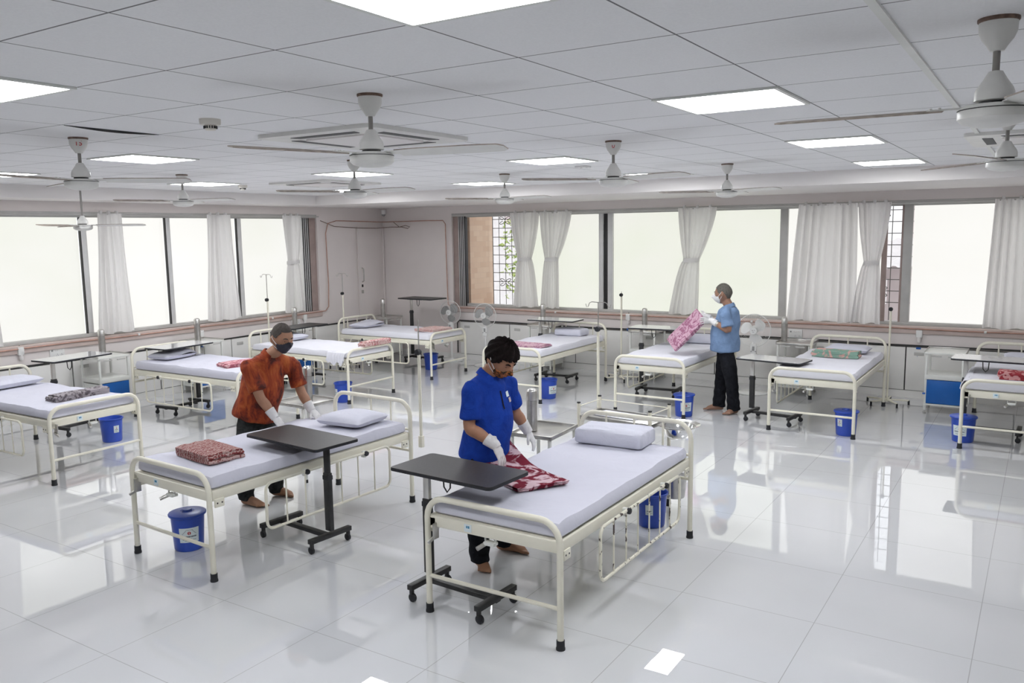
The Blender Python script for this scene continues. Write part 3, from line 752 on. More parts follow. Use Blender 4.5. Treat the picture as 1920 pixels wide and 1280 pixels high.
def blanket(loc, rz, label, mat, w=.5, l=.3, layers=4, t=.015, seed=0, lift=None, tilt=(0, 0)):
    """blanket folded back and forth: one continuous strip, folds on the +-x edges"""
    rnd = random.Random(seed); c = []
    for k in range(layers):
        z = t*(k+.5); a, b = (-w/2, w/2) if k % 2 == 0 else (w/2, -w/2)
        sh = rnd.uniform(-.008, .008)
        for i in range(9): c.append((a+(b-a)*i/8*.97+(a*.015)+sh, z+.0015*sin(i+k)))
        if k < layers-1:
            for i in range(1, 4):
                an = -pi/2+pi*i/4; c.append((b*.985+math.copysign(t*.5*cos(an)*1.2, b)+sh, z+t*.5+t*.5*sin(an)))
    n = len(c); L, R = [], []
    for i in range(n):
        a = V(c[max(0, i-1)]); b = V(c[min(n-1, i+1)]); d = (b-a).normalized(); nn = V((-d.y, d.x))*t*.44
        L.append(V(c[i])+nn); R.append(V(c[i])-nn)
    out = L+R[::-1]; K = len(out); ny = 12; vs = []; fs = []
    for j in range(ny+1):
        v = 2*j/ny-1
        for p in out:
            y = v*l/2*(1+.02*sin(p.x*9+p.y*90+seed)); x = p.x; z = p.y*(1-.10*abs(v)**6)+.003*sin(9*v+7*x+seed)
            z = max(z, .0005)
            if lift: z += lift[0]*max(0, (lift[1]*x/(w/2)))**1.7*max(0, .55+.45*v*lift[2])
            vs.append((x, y, z))
        if j:
            for i in range(K): i2 = (i+1) % K; q = (j-1)*K; fs.append([q+i, q+i2, q+K+i2, q+K+i])
    fs += [list(range(K))[::-1], [ny*K+i for i in range(K)]]
    o = MB().add(vs, fs).build('folded_blanket', mat, loc=loc, rot=(tilt[0], tilt[1], rz))
    return tag(o, label, 'blanket', 'folded patterned blankets')

# ------------------------------------------------------------------ other furniture
def overbed_table(label, loc, rz, h=.85, top='glare_top', flip=False, L=.78, W=.40):
    """local: column at -x end, top and base run towards +x"""
    o = thing('overbed_table', label, 'table', loc, rz, 'overbed tables on castors')
    bm = 'black_metal'
    t = MB().prism(rrect(-L/2, L/2, -W/2, W/2, .03), h-.018, h).build('table_top', top, o)
    MB().prism(rrect(-L/2-.003, L/2+.003, -W/2-.003, W/2+.003, .033), h-.020, h-.004).build('edge_band', 'black_rubber', t)
    xc = -L/2+.13
    MB().box((xc+.12, 0, h-.03), (.34, .12, .02), .004).build('top_bracket', bm, t)
    MB().box((xc, 0, .06+(h-.30)/2+.04), (.058, .038, h-.36), .004).build('lower_column', bm, o)
    MB().box((xc, 0, h-.16), (.045, .028, .27), .003).build('upper_column', 'steel' if top == 'glare_top' or h > .82 else bm, o)
    MB().box((xc, 0, h-.265), (.066, .046, .035), .005).build('column_collar', 'black_rubber', o)
    MB().box((.02, 0, .085), (L-.24, .045, .03), .003).build('base_bar', bm, o)
    for x in (xc, L/2-.12):
        f = MB().box((x, 0, .095), (.042, W-.02, .034), .003).build('base_foot', bm, o)
        for y in (-W/2+.03, W/2-.03):
            c = MB().box((x, y, .062), (.02, .026, .04), .003).build('caster', bm, f)
            MB().lathe([(.001, -.013), (.02, -.013), (.027, -.009), (.027, .009), (.02, .013), (.001, .013)], 16, (x+.006, y, .027), Matrix.Rotation(pi/2, 4, 'X')).build('caster_wheel', 'black_rubber', c)
    if h > .8: MB().tube([(xc+.16, -.03, h-.04), (xc+.165, -.03, h-.12), (xc+.19, -.03, h-.15), (xc+.215, -.03, h-.12), (xc+.22, -.03, h-.04)], .005, 6).build('height_lever', bm, o)
    return o
def bucket(label, loc, rz, lid=False, big=True, proto=None, lab=True):
    o = thing('bucket', label, 'bucket', loc, rz, 'blue plastic buckets')
    b = 'bucket_blue'
    if lid:
        MB().lathe([(.001, .002), (.098, .002), (.103, .012), (.118, .25), (.126, .255), (.126, .268)], 40).build('bucket_body', b, o)
        MB().lathe([(.132, .258), (.134, .268), (.130, .274), (.10, .282), (.05, .284), (.044, .279), (.038, .278), (.034, .284), (.03, .296), (.001, .298)], 40).build('bucket_lid', b, o)
    else:
        MB().lathe([(.001, .002), (.098, .002), (.103, .012), (.118, .25), (.128, .256), (.128, .268), (.122, .268), (.113, .25), (.098, .02), (.001, .016)], 40).build('bucket_body', b, o)
        pts = [(.129*cos(a), .129*sin(a)*1., .255-.07*sin((a)/1.)*1.) for a in [pi*i/14 for i in range(15)]]
        MB().tube(pts, .0035, 6).build('bucket_handle', 'steel_brushed', o)
    if lab:
        w, z0, z1 = (.62, .075, .185) if big else (.26, .11, .19)
        R = lambda z: .1035+(z-.012)*.063+.0012
        vs = []; fs = []; n = 12
        for i in range(n+1):
            a = -pi/2-w+2*w*i/n
            for z in (z0, z1): vs.append((R(z)*cos(a), R(z)*sin(a), z))
            if i: q = 2*i-2; fs.append([q, q+2, q+3, q+1])
        lb = MB().add(vs, fs).build('paper_label', 'label_paper', o)
        k = MB(); rd = MB()
        def mark(mb, a0, a1, z, h):
            vs = []; n = 4
            for i in range(n+1):
                a = a0+(a1-a0)*i/n
                for zz in (z-h/2, z+h/2): r = R(zz)+.0008; vs.append((r*cos(a-pi/2), r*sin(a-pi/2), zz))
            mb.add(vs, [[2*i, 2*i+2, 2*i+3, 2*i+1] for i in range(n)])
        rnd = random.Random(5)
        zc = (z0+z1)/2; s = (z1-z0)/.11
        a = -.46 if big else -.16
        end = -a
        while a < end:                                   # headline: short heavy strokes under a head bar
            d = rnd.uniform(.03, .075)*(1 if big else .5); mark(k, a, min(a+d, end), zc-.010*s, .010*s); a += d+.018
        for zz, ww, h in ((.040, .20, .003), (-.026, .12, .003), (-.034, .42, .003), (-.042, .30, .003)):
            a = -ww*(1 if big else .4)
            while a < ww*(1 if big else .4):
                d = rnd.uniform(.02, .06); mark(k, a, a+d, zc+zz*s, h*s); a += d+.012
        if big:
            for i in range(5):
                for sg in (-1, 1): mark(k, sg*(.22+.05*i)-.02, sg*(.22+.05*i)+.02, zc+(.032-.0055*i), .004)
        k.build('label_text', 'ink', lb, smooth=False)
        for i in range(7):
            z = -.011+.022*i/6; hw = (.10 if big else .05)*sqrt(max(0, 1-(z/.013)**2))
            mark(rd, -hw, -hw*.22, zc+.016*s+z*s, .0038*s); mark(rd, hw*.22, hw, zc+.016*s+z*s, .0038*s)
        rd.build('label_emblem', 'red_ink', lb, smooth=False)
    return o
def thermos(label, loc, h=.335, r=.042, proto=None):
    if proto: return dup(proto, loc, 0, label)
    o = thing('thermos_flask', label, 'thermos flask', loc, 0, 'steel thermos flasks beside the beds')
    MB().lathe([(.001, .0), (r, .0), (r, h*.70), (r*.99, h*.715)], 28).build('flask_body', 'steel_brushed', o)
    MB().lathe([(r*.96, h*.715), (r*.96, h*.722)], 28).build('seam_ring', 'black_metal', o)
    MB().lathe([(r, h*.722), (r, h*.93), (r*.85, h*.97), (r*.5, h), (.001, h)], 28).build('flask_cup', 'steel', o)
    return o
def side_table(label, loc, rz, w=.36, d=.47, h=.72):
    o = thing('bedside_table', label, 'bedside table', loc, rz, 'steel topped bedside tables')
    t = MB().box((0, 0, h-.012), (w, d, .018), .004).build('table_top', 'steel', o)
    k = MB()
    for x, y, a, b in ((0, d/2, w, .012), (0, -d/2, w, .012), (w/2, 0, .012, d), (-w/2, 0, .012, d)): k.box((x, y, h-.004), (a+.01, b, .03), .003)
    k.build('raised_rim', 'steel_brushed', t)
    for x in (-w/2+.015, w/2-.015):
        for y in (-d/2+.015, d/2-.015):
            l = MB().box((x, y, h/2), (.024, .024, h-.05), .003).build('leg', 'white_paint', o)
            MB().lathe([(.017, 0), (.017, .03)], 10, (x, y, 0)).build('rubber_foot', 'black_rubber', l)
    return o
def locker(label, loc, rz, blue=True, w=.42, d=.42, h=.76):
    """front faces -y"""
    o = thing('bedside_locker', label, 'bedside locker', loc, rz, 'white bedside lockers')
    wp = 'white_paint'
    for x in (-w/2+.013, w/2-.013):
        for y in (-d/2+.013, d/2-.013):
            l = MB().box((x, y, (h-.02)/2+.025), (.025, .025, h-.05), .003).build('post', wp, o)
            MB().lathe([(.018, 0), (.018, .028)], 10, (x, y, 0)).build('caster', 'frame_grey', l)
    t = MB().box((0, 0, h-.012), (w+.03, d+.03, .024), .005).build('top_tray', 'steel' if not blue else wp, o)
    k = MB()
    for x, y, a, b in ((0, d/2+.01, w+.03, .008), (w/2+.01, 0, .008, d+.03), (-w/2-.01, 0, .008, d+.03)): k.box((x, y, h+.008), (a, b, .02), .002)
    k.build('gallery_rail', 'steel', t)
    for s in (-1, 1): MB().box((s*w*.22, -d/2-.012, h-.045), (w*.28, .008, .018), .002).build('rail_slot', 'frame_grey', t)
    MB().box((0, 0, .455), (w, d, .06), .008).build('drawer_shelf', wp, o)
    b = MB().box((0, .01, .26), (w-.02, d-.05, .30), .004).build('cabinet_box', wp, o)
    dr = MB().box((0, -d/2+.012, .275), (w-.03, .02, .29), .004).build('locker_door', 'blue_panel' if blue else wp, o)
    MB().box((-w/2+.0, -d/2-.008, .25), (.03, .03, .02), .004).build('door_knob', 'blue_plastic' if blue else 'steel', dr)
    MB().box((0, 0, .115), (w, d, .02), .003).build('bottom_shelf', wp, o)
    return o
def iv_stand(label, loc, knob=1.4, top=1.72, hooks=True, rz=0., base=True, z0=0.):
    o = thing('drip_stand', label, 'drip stand', loc, rz, 'cream drip stands')
    MB().tube([(0, 0, z0+.05), (0, 0, knob)], .0135, 10).build('lower_pole', 'cream_paint', o)
    MB().lathe([(.001, -.022), (.024, -.02), (.027, 0), (.024, .02), (.001, .022)], 14, (.0, -.012, knob), Matrix.Rotation(pi/2, 4, 'X')).build('clamp_knob', 'black_rubber', o)
    MB().tube([(0, 0, knob-.05), (0, 0, top)], .0055, 8).build('upper_rod', 'steel_brushed', o)
    if hooks:
        m = MB()
        for s in (-1, 1): m.tube([(0, 0, top-.004), (s*.07, 0, top), (s*.095, 0, top-.012), (s*.105, 0, top-.045), (s*.125, 0, top-.05), (s*.135, 0, top-.02)], .004, 6)
        m.build('hook_bar', 'steel_brushed', o)
    if base:
        b = MB().lathe([(.03, .04), (.03, .075), (.016, .08)], 14).build('base_hub', 'cream_paint', o)
        for k in range(5):
            a = 2*pi*k/5+.3; l = MB().tube([(.02*cos(a), .02*sin(a), .06), (.26*cos(a), .26*sin(a), .055)], .012, 8).build('base_leg', 'cream_paint', b)
            MB().lathe([(.013, 0), (.013, .055)], 10, (.26*cos(a), .26*sin(a), 0)).build('caster', 'black_rubber', l)
    else:
        MB().box((0, 0, z0+.10), (.04, .04, .10), .006).build('bed_socket', 'cream_paint', o)
    return o
def pedestal_fan(label, loc, rz, zc, blades, R=.205):
    """blows towards -y"""
    o = thing('pedestal_fan', label, 'pedestal fan', loc, rz, 'white pedestal fans by the back wall')
    wp = 'white_plastic'
    MB().lathe([(.001, .0), (.20, .0), (.205, .012), (.19, .022), (.05, .034), (.032, .05), (.001, .05)], 32).build('base', wp, o)
    MB().tube([(0, 0, .03), (0, 0, zc-.32)], .019, 12).build('pole', wp, o)
    b = MB().box((0, -.01, zc-.27), (.085, .07, .17), .015).build('control_box', wp, o)
    MB().box((0, -.048, zc-.25), (.03, .006, .06), .002).build('control_panel', 'fan_grey', b)
    for s in (-1, 1): MB().lathe([(.001, .01), (.008, .009), (.008, 0)], 8, (s*.028, -.045, zc-.29), Matrix.Rotation(pi/2, 4, 'X')).build('control_knob', 'fan_grey', b)
    MB().tube([(0, 0, zc-.19), (0, .03, zc-.06)], .022, 12).build('neck', wp, o)
    MX = Matrix.Rotation(pi/2, 4, 'X')
    MB().lathe([(.001, -.14), (.05, -.135), (.058, -.10), (.058, -.03), (.03, -.02)], 24, (0, 0, zc), MX).build('motor_housing', wp, o)
    for k in range(3):
        a0 = 2*pi*k/3+.5; vs = []; fs = []
        for i in range(9):
            r = .03+.145*i/8; sp = .85*(sin(pi*min(1, .12+.80*i/8)))**.6
            for j in range(7):
                a = a0+sp*(j/6-.5)*1.75+.35*i/8; vs.append((r*cos(a), -.03+.035*(j/6-.5)*-1, zc+r*sin(a)))
            if i:
                for j in range(6): q = (i-1)*7+j; fs.append([q, q+1, q+8, q+7])
        MB().add(vs, fs).build('fan_blade', blades, o)
    g = MB().tube([(R*cos(2*pi*i/40), -.02, zc+R*sin(2*pi*i/40)) for i in range(40)], .006, 6, closed=True).build('guard_ring', wp, o)
    m = MB()
    for i in range(44):
        a = 2*pi*i/44; c, s = cos(a), sin(a)
        m.tube([(R*c, -.02, zc+R*s), (R*.86*c, -.065, zc+R*.86*s), (R*.25*c, -.085, zc+R*.25*s)], .0009, 3, caps=False)
    for rr, y in ((.6, -.076), (.8, -.07)): m.tube([(R*rr*cos(2*pi*i/30), y, zc+R*rr*sin(2*pi*i/30)) for i in range(30)], .001, 3, closed=True)
    m.build('wire_guard', wp, g)
    c = MB().lathe([(.001, -.012), (.048, -.010), (.05, .0), (.05, .004)], 24, (0, -.085, zc), Matrix.Rotation(pi/2, 4, 'X') @ Matrix.Rotation(pi, 4, 'X')).build('badge_disc', wp, o)
    MB().box((-.012, -.098, zc+.006), (.012, .003, .012), .002).box((.012, -.098, zc+.008), (.01, .003, .008), .002).box((.0, -.098, zc-.016), (.022, .003, .006), .002).build('badge_mark', 'fan_grey', c, smooth=False)
    return o
def outlet(label, loc, rz, lever='blue_plastic'):
    """faces -y"""
    o = thing('medical_outlet', label, 'medical outlet', loc, rz, 'white medical outlets below the sills')
    MB().tube([(0, .0, .06), (0, -.01, .10)], .006, 6).build('inlet_pipe', 'black_metal', o)
    MB().box((0, -.03, .03), (.075, .05, .10), .012).build('outlet_body', 'white_plastic', o)
    MB().lathe([(.001, -.085), (.022, -.083), (.025, -.06), (.025, -.015)], 16, (0, -.03, 0)).build('humidifier_cup', 'soffit', o)
    if lever:
        k = MB().lathe([(.001, -.012), (.035, -.010), (.035, .006), (.02, .014), (.001, .014)], 16, (0, -.02, -.165)).tube([(0, -.025, -.17), (-.01, -.03, -.28)], .009, 8)
        k.build('blue_lever', lever, o)
    return o
def switch_panel(label, loc, rz):
    o = thing('switch_panel', label, 'switch panel', loc, rz, 'white switch panels below the sills')
    MB().box((0, -.008, 0), (.19, .016, .13), .004).build('plate', 'white_plastic', o)
    MB().box((-.065, -.018, .03), (.022, .006, .022), .003).build('dark_switch', 'fan_grey', o)
    for i in range(4): MB().box((-.02+.028*i, -.018, .032), (.014, .006, .02), .002).build('switch', 'soffit', o)
    for x in (.0, .055):
        k = MB()
        for q in ((0, .01), (-.009, -.006), (.009, -.006)): k.lathe([(.0035, -.002), (.0035, .002)], 8, (x+q[0], -.0165, -.03+q[1]), Matrix.Rotation(pi/2, 4, 'X'))
        k.build('socket_holes', 'black_metal', o, smooth=False)
    return o
def low_cabinet(label, axis, a0, a1):
    o = thing('low_cabinet', label, 'cabinet', ((a0+a1)/2, YB, 0) if axis == 'b' else (XL, (a0+a1)/2, 0), 0 if axis == 'b' else pi/2, 'flush white low cabinets below the sills')
    w = a1-a0
    MB().box((0, -.0115, .395), (w, .018, .59)).build('cabinet_back', 'dark_gap', o, smooth=False)
    d = MB().box((0, -.027, .395), (w-.016, .022, .575), .002).build('cabinet_door', 'cabinet_white', o)
    MB().box((-w/2+.16, -.040, .60), (.12, .008, .045), .004).build('recessed_pull', 'frame_grey', d)
    return o
# ------------------------------------------------------------------ placement
def furnish():
    R90 = pi/2
    B = {1: ((-2.587, 4.74, 0), 0.), 2: ((-4.965, 4.365, 0), radians(-2.6)), 3: ((-8.66, 4.44, 0), R90+.02), 4: ((-8.77, 6.66, 0), R90+.02),
         5: ((-8.84, 8.565, 0), R90), 6: ((-9.0, 10.57, 0), R90), 7: ((-6.06, 10.36, 0), 0), 8: ((-4.07, 10.41, 0), 0.), 9: ((-2.125, 10.37, 0), 0.), 10: ((-.205, 10.51, 0), 0)}
    lab = {1: ('cream hospital bed nearest the camera, its chipped guard rail hanging on the right', [1], 1),
           2: ('cream hospital bed the man in the orange shirt leans over', [1], 0),
           3: ('cream hospital bed at the left edge of the photo, with a grey blanket', [-1], 0),
           4: ('cream hospital bed behind the man in orange, its pillow under an overbed table', [-1], 0),
           5: ('cream hospital bed with a rose blanket over its foot rail', [-1, 1], 0),
           6: ('cream hospital bed farthest off, in the room corner beside the door', [-1], 0),
           7: ('cream hospital bed behind the head of the man in the blue polo', [-1], 0),
           8: ('cream hospital bed the man in the light-blue shirt stands beside', [-1], 0),
           9: ('cream hospital bed with a mint and pink blanket near its pillow', [-1], 0),
           10: ('cream hospital bed cut by the right edge of the photo', [], 0)}
    for k, (l, r, c) in lab.items(): make_bed(l, B[k][0], B[k][1], r, c)
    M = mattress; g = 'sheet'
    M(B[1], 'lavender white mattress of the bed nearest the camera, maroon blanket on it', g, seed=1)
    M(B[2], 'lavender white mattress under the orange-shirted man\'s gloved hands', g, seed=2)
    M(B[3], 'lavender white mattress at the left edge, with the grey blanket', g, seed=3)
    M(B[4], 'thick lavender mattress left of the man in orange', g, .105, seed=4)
    M(B[5], 'white mattress with its sheet hanging at the foot corner', 'sheet_white', seed=5, drape=[(-1, -.94, -.60, .10)])
    M(B[6], 'white mattress on the corner bed by the door', 'sheet_white', .098, seed=6)
    M(B[7], 'white mattress behind the blue polo man\'s head', 'sheet_white', .10, seed=7)
    M(B[8], 'white mattress beside the light-blue-shirted man', 'sheet_white', .10, seed=8)
    M(B[9], 'white mattress with the mint and pink blanket', 'sheet_white', .095, seed=9)
    M(B[10], 'white mattress at the right edge with its sheet hanging down', 'sheet_white', .10, seed=10, drape=[(-1, -.92, .1, .02)])
    p = pillow
    p(B[1], 'boxy lavender pillow at the head of the bed nearest the camera', -.07, .79, .04, .54, .31, .115, True)
    p(B[2], 'flat lavender pillow beside the orange-shirted man\'s left hand', .10, .66, .12, .46, .42, .10, seed=2)
    p(B[3], 'pillow cut by the left edge of the photo', .04, .68, .1, .62, .36, .11, seed=3)
    p(B[4], 'rumpled pillow under the glare-painted overbed table, left', -.05, .72, .1, .52, .34, .10, seed=4, z=MT+.110, fold=True)
    p(B[5], 'grey lavender pillow behind the orange-shirted man\'s face', .12, .74, .05, .46, .34, .10, seed=5)
    p(B[6], 'folded pillow on the corner bed by the door', -.06, .70, .1, .56, .36, .09, seed=6, z=MT+.104, fold=True)
    p(B[7], 'stacked flat pillow on the bed behind the blue polo man', .02, .70, -.03, .46, .30, .10, True, seed=7, z=MT+.106)
    p(B[8], 'pillow half hidden by the light-blue-shirted man', .10, .70, .02, .50, .30, .10, True, seed=8, z=MT+.106)
    p(B[9], 'white pillow behind the mint and pink blanket', .06, .68, -.03, .52, .32, .10, seed=9, z=MT+.101)
    p(B[10], 'pillow at the right edge beyond the overbed table', .08, .70, 0, .52, .34, .09, seed=10, z=MT+.106)
    b = blanket; zt = MT+.093
    b((-2.88, 4.46, zt), radians(-27), 'maroon and white patterned blanket under the blue polo man\'s right hand', 'blanket_maroon', .76, .36, 2, .014, 1, lift=(.12, -1, 1))
    b((-5.02, 3.74, zt), radians(-8), 'folded red-brown patterned blanket at the foot of the orange-shirted man\'s bed', 'blanket_brown', .44, .28, 5, .014, 2)
    b((-8.10, 4.54, zt), radians(93), 'grey patterned blanket folded in a strip on the left-edge bed', 'blanket_grey', .56, .17, 4, .016, 3)
    b((-8.22, 6.62, zt+.012), radians(75), 'folded pink blanket behind the man in the orange shirt', 'blanket_pink', .42, .30, 4, .013, 4)
    o = b((-7.885, 8.68, .740), radians(90), 'rose patterned blanket draped over the foot rail of a bed', 'blanket_rose', .52, .13, 4, .017, 5)
    b((-8.36, 10.62, zt+.01), radians(90), 'pale peach blanket on the corner bed by the door', 'blanket_pale', .50, .38, 3, .014, 6)
    b((-5.98, 9.70, zt+.012), 0, 'flat mauve-edged blanket at the foot of the bed behind the blue polo man', 'blanket_lilac', .58, .30, 3, .012, 7)
    b((-2.12, 10.62, zt+.005), radians(-2), 'mint and pink rolled blanket in front of a white pillow', 'blanket_mint', .52, .20, 4, .022, 9)
    b((-.02, 9.86, zt+.012), 0, 'red and pink patterned blanket at the right edge of the photo', 'blanket_red', .66, .24, 3, .026, 10)
    t = overbed_table
    t('black overbed table reaching over the bed nearest the camera', (-2.955, 3.965, 0), radians(-3), .85, 'black_top')
    t('black overbed table across the orange-shirted man\'s bed', (-4.60, 4.23, 0), radians(180-5), .795, 'black_top', L=.82)
    t('overbed table with window glare painted on its top beside the left-edge bed, under the switch panel', (-9.62, 5.36, 0), radians(97), .90)
    t('glare-painted overbed table above the rumpled pillow, left', (-9.50, 6.72, 0), radians(-85), .88)
    t('overbed table behind the orange-shirted man\'s head', (-9.66, 9.0, 0), radians(-86), .89, 'black_top')
    t('tall black overbed table raised by the room corner', (-9.27, 11.48, 0), radians(-3), 1.15, 'black_top', W=.44)
    t('glare-painted overbed table over the bed behind the blue polo man', (-6.29, 11.0, 0), radians(3), .95)
    t('overbed table behind the pink blanket held up by the man', (-4.46, 10.68, 0), radians(3), .95)
    t('overbed table with dark edge right of the light-blue-shirted man\'s legs', (-2.66, 9.83, 0), radians(-8), .755)
    t('glare-painted overbed table cut by the right edge of the photo', (-.43, 10.23, 0), radians(-2), .86)
    k = bucket
    k('lidded blue bucket with a large label under the foot of the orange-shirted man\'s bed', (-5.225, 3.665, 0), radians(57), True)
    k('open blue bucket under the head of the bed nearest the camera', (-2.49, 5.84, 0), radians(14), False, False)
    k('open blue bucket beyond the left-edge bed', (-8.80, 5.28, 0), radians(85), False, False)
    k('open blue bucket by the foot of the bed with the rose blanket', (-8.05, 8.20, 0), radians(-15), False, False)
    k('open blue bucket under the corner bed by the door', (-8.67, 10.93, 0), 0, False, lab=False)
    k('open blue bucket with label by the bed behind the blue polo man', (-5.70, 9.76, 0), radians(70), False)
    k('labelled blue bucket left of the light-blue-shirted man\'s feet', (-3.68, 9.61, 0), radians(36), True)
    k('blue bucket with a small label by the bed with the mint blanket', (-1.78, 9.57, 0), radians(-25), True, False)
    k('lidded blue bucket with a large label at the right-edge bed', (-.66, 9.88, 0), radians(-14), True)
    side_table('steel-topped bedside table beside the blue polo man', (-3.30, 5.57, 0), radians(3))
    side_table('steel-topped bedside table beyond the orange-shirted man\'s left arm', (-5.86, 5.46, 0), radians(-3), .42, .42)
    th = thermos('steel thermos flask right of the blue polo man', (-3.365, 5.50, .722), .335)
    s = dup
    s(th, (-5.82, 5.46, .722), 0, 'steel thermos flask beyond the orange-shirted man\'s arm')
    lk = locker
    lk('white bedside locker with a blue door between the left-hand beds', (-10.30, 6.16, 0), R90)
    lk('white bedside locker under the second flask of the left wall', (-10.42, 7.74, 0), R90)
    lk('white bedside locker behind the orange-shirted man\'s head', (-10.42, 9.62, 0), R90)
    lk('steel-topped bedside locker in the room corner', (-10.26, 11.62, 0), R90, False)
    lk('white bedside locker behind the overbed table of the blue polo man\'s side', (-6.93, 11.80, 0), 0, False)
    lk('white bedside locker below the flask left of the pink blanket', (-5.12, 11.80, 0), 0, False)
    lk('white bedside locker beneath the flask right of the light-blue-shirted man', (-2.86, 11.72, 0), 0, False, .44, .42, .72)
    lk('white bedside locker with a blue door near the right edge', (-.98, 11.36, 0), 0)
    hz = .762
    s(th, (-10.37, 6.18, hz), 0, 'steel thermos flask on the locker with a blue door, left wall')
    s(th, (-10.42, 7.68, hz), 0, 'steel thermos flask above the rumpled pillow, left wall')
    s(th, (-10.42, 9.56, hz), 0, 'steel thermos flask right above the orange-shirted man\'s head')
    s(th, (-10.26, 11.56, hz), 0, 'steel thermos flask in the room corner by the door')
    s(th, (-6.97, 11.78, hz), 0, 'steel thermos flask below the second tied curtain')
    s(th, (-5.16, 11.78, hz), 0, 'steel thermos flask left of the pink blanket')
    s(th, (-3.03, 11.70, hz-.04), 0, 'steel thermos flask between the standing fan and the switch panel')
    iv = iv_stand
    iv('drip stand rising behind the orange-shirted man', (-10.05, 8.69, 0), 1.30, 1.69)
    iv('drip stand beside the flush door in the corner', (-10.1, 10.37, 0), 1.28, 1.62)
    iv('drip pole on the head corner of the orange-shirted man\'s bed', (-4.412, 5.40, 0), 1.29, 1.565, False, base=False, z0=.42)
    iv('drip stand behind the dressing trolley', (-3.62, 7.16, 0), 1.34, 1.60)
    iv('drip stand left of the pink blanket, without hooks showing', (-5.42, 11.5, 0), 1.31, 1.36, False)
    iv('drip stand before the narrow gap of the back window', (-1.655, 11.52, 0), 1.235, 1.26, False)
    f = pedestal_fan
    f('white pedestal fan with grey blades by the corner bed', (-8.93, 11.86, 0), radians(8), .875, 'fan_grey')
    f('white pedestal fan with grey blades below the window grille', (-8.06, 11.68, 0), radians(12), .87, 'fan_grey')
    f('all-white pedestal fan right of the light-blue-shirted man', (-3.37, 11.42, 0), radians(10), .885, 'white_plastic', .225)
    o = outlet
    o('white medical outlet at the left edge below the window', (XL, 5.30, .87), R90, None)
    o('white medical outlet right of the flask above the rumpled pillow', (XL, 7.93, .80), R90)
    o('white medical outlet at the corner end of the left window', (XL, 10.02, .85), R90, None)
    o('white medical outlet with blue lever left of the pink blanket', (-5.58, YB, .88), 0)
    o('white medical outlet with blue lever near the right edge', (-1.38, YB, .84), 0)
    switch_panel('white switch panel above the overbed table of the left-edge bed', (XL, 5.76, .82), R90)
    switch_panel('white switch panel at the corner end of the left wall', (XL, 9.83, .84), R90)
    switch_panel('white switch panel right of the flask below the widest curtain', (-2.98, YB, .78), 0)
    # dressing trolley with bowl and pail
    tl = thing('dressing_trolley', 'cream dressing trolley with guard rails behind the bed nearest the camera', 'trolley', (-2.89, 6.18, 0), radians(-4))
    W, D, H = .33, .17, .86
    for x in (-W, W):
        for y in (-D, D):
            q = MB().tube([(x, y, .06), (x, y, H)], .0145, 10).build('post', 'cream_paint', tl)
            MB().lathe([(.0155, H-.004), (.0155, H+.006), (.001, H+.007)], 12, (x, y, 0)).build('post_cap', 'black_rubber', q)
            MB().lathe([(.02, 0), (.024, .02), (.02, .06)], 10, (x, y, 0)).build('caster', 'black_rubber', q)
    for a, c in (((-W, D), (W, D)), ((-W, -D), (-W, D)), ((W, -D), (W, D))): MB().tube([(*a, H-.03), (*c, H-.03)], .0045, 6).build('guard_rail', 'cream_paint', tl)
    for z in (.735, .30):
        sh = MB().box((0, 0, z), (2*W, 2*D, .012), .002).build('shelf', 'steel', tl)
        k = MB()
        for x, y, a, c in ((0, D, 2*W, .012), (0, -D, 2*W, .012), (W, 0, .012, 2*D), (-W, 0, .012, 2*D)): k.box((x, y, z+.004), (a+.02, c, .034), .003)
        k.build('shelf_rim', 'steel_brushed', sh)
    MB().tube([(W, .0, .735), (W+.05, 0, .735)]+[(W+.165+.14*cos(a), .14*sin(a), .735) for a in [pi+2*pi*i/24 for i in range(25)]], .006, 8).build('bowl_ring', 'steel', tl)
    MB().tube([(W, .0, .36), (W+.03, 0, .36)]+[(W+.14+.105*cos(a), .105*sin(a), .36) for a in [pi+2*pi*i/24 for i in range(25)]], .006, 8).build('pail_ring', 'steel', tl)
    wx, wy = -2.89+(W+.165)*cos(radians(-4)), 6.18+(W+.165)*sin(radians(-4))
    bo = MB().lathe([(.001, -.10), (.06, -.098), (.105, -.07), (.132, -.02), (.145, .012), (.172, .018), (.172, .022), (.143, .016), (.128, -.018), (.10, -.066), (.058, -.093), (.001, -.095)], 40).build('steel_bowl', 'steel_polish', loc=(wx, wy, .728))
    tag(bo, 'polished steel bowl held at the end of the dressing trolley', 'bowl')
    wx, wy = -2.89+(W+.14)*cos(radians(-4)), 6.18+(W+.14)*sin(radians(-4))
    pa = thing('steel_pail', 'small steel pail hanging low on the dressing trolley', 'pail', (wx, wy, .15))
    MB().lathe([(.001, 0), (.075, 0), (.08, .01), (.1, .215), (.108, .22), (.108, .226), (.098, .222), (.076, .012), (.001, .008)], 32).build('pail_body', 'steel_brushed', pa)
    MB().lathe([(.109, .212), (.109, .219)], 32).build('pail_band', 'white_plastic', pa)
    MB().tube([(.106*cos(a), .03*sin(a)+.02, .225+.02*sin(a)) for a in [pi*i/12 for i in range(13)]], .003, 6).build('pail_handle', 'steel', pa)
    n = MB().box((-2.95, 6.22, .7465), (.40, .2, .006), .002, 2, (0, 0, radians(-7))); tag(n.build('folded_cloth', 'sheet_white'), 'white cloth lying on the top shelf of the dressing trolley', 'cloth')
    # low cabinets under the sills
    bx = [-8.9, -7.83, -6.53, -5.37, -4.15, -2.80, -1.53, -.25, 1.03]
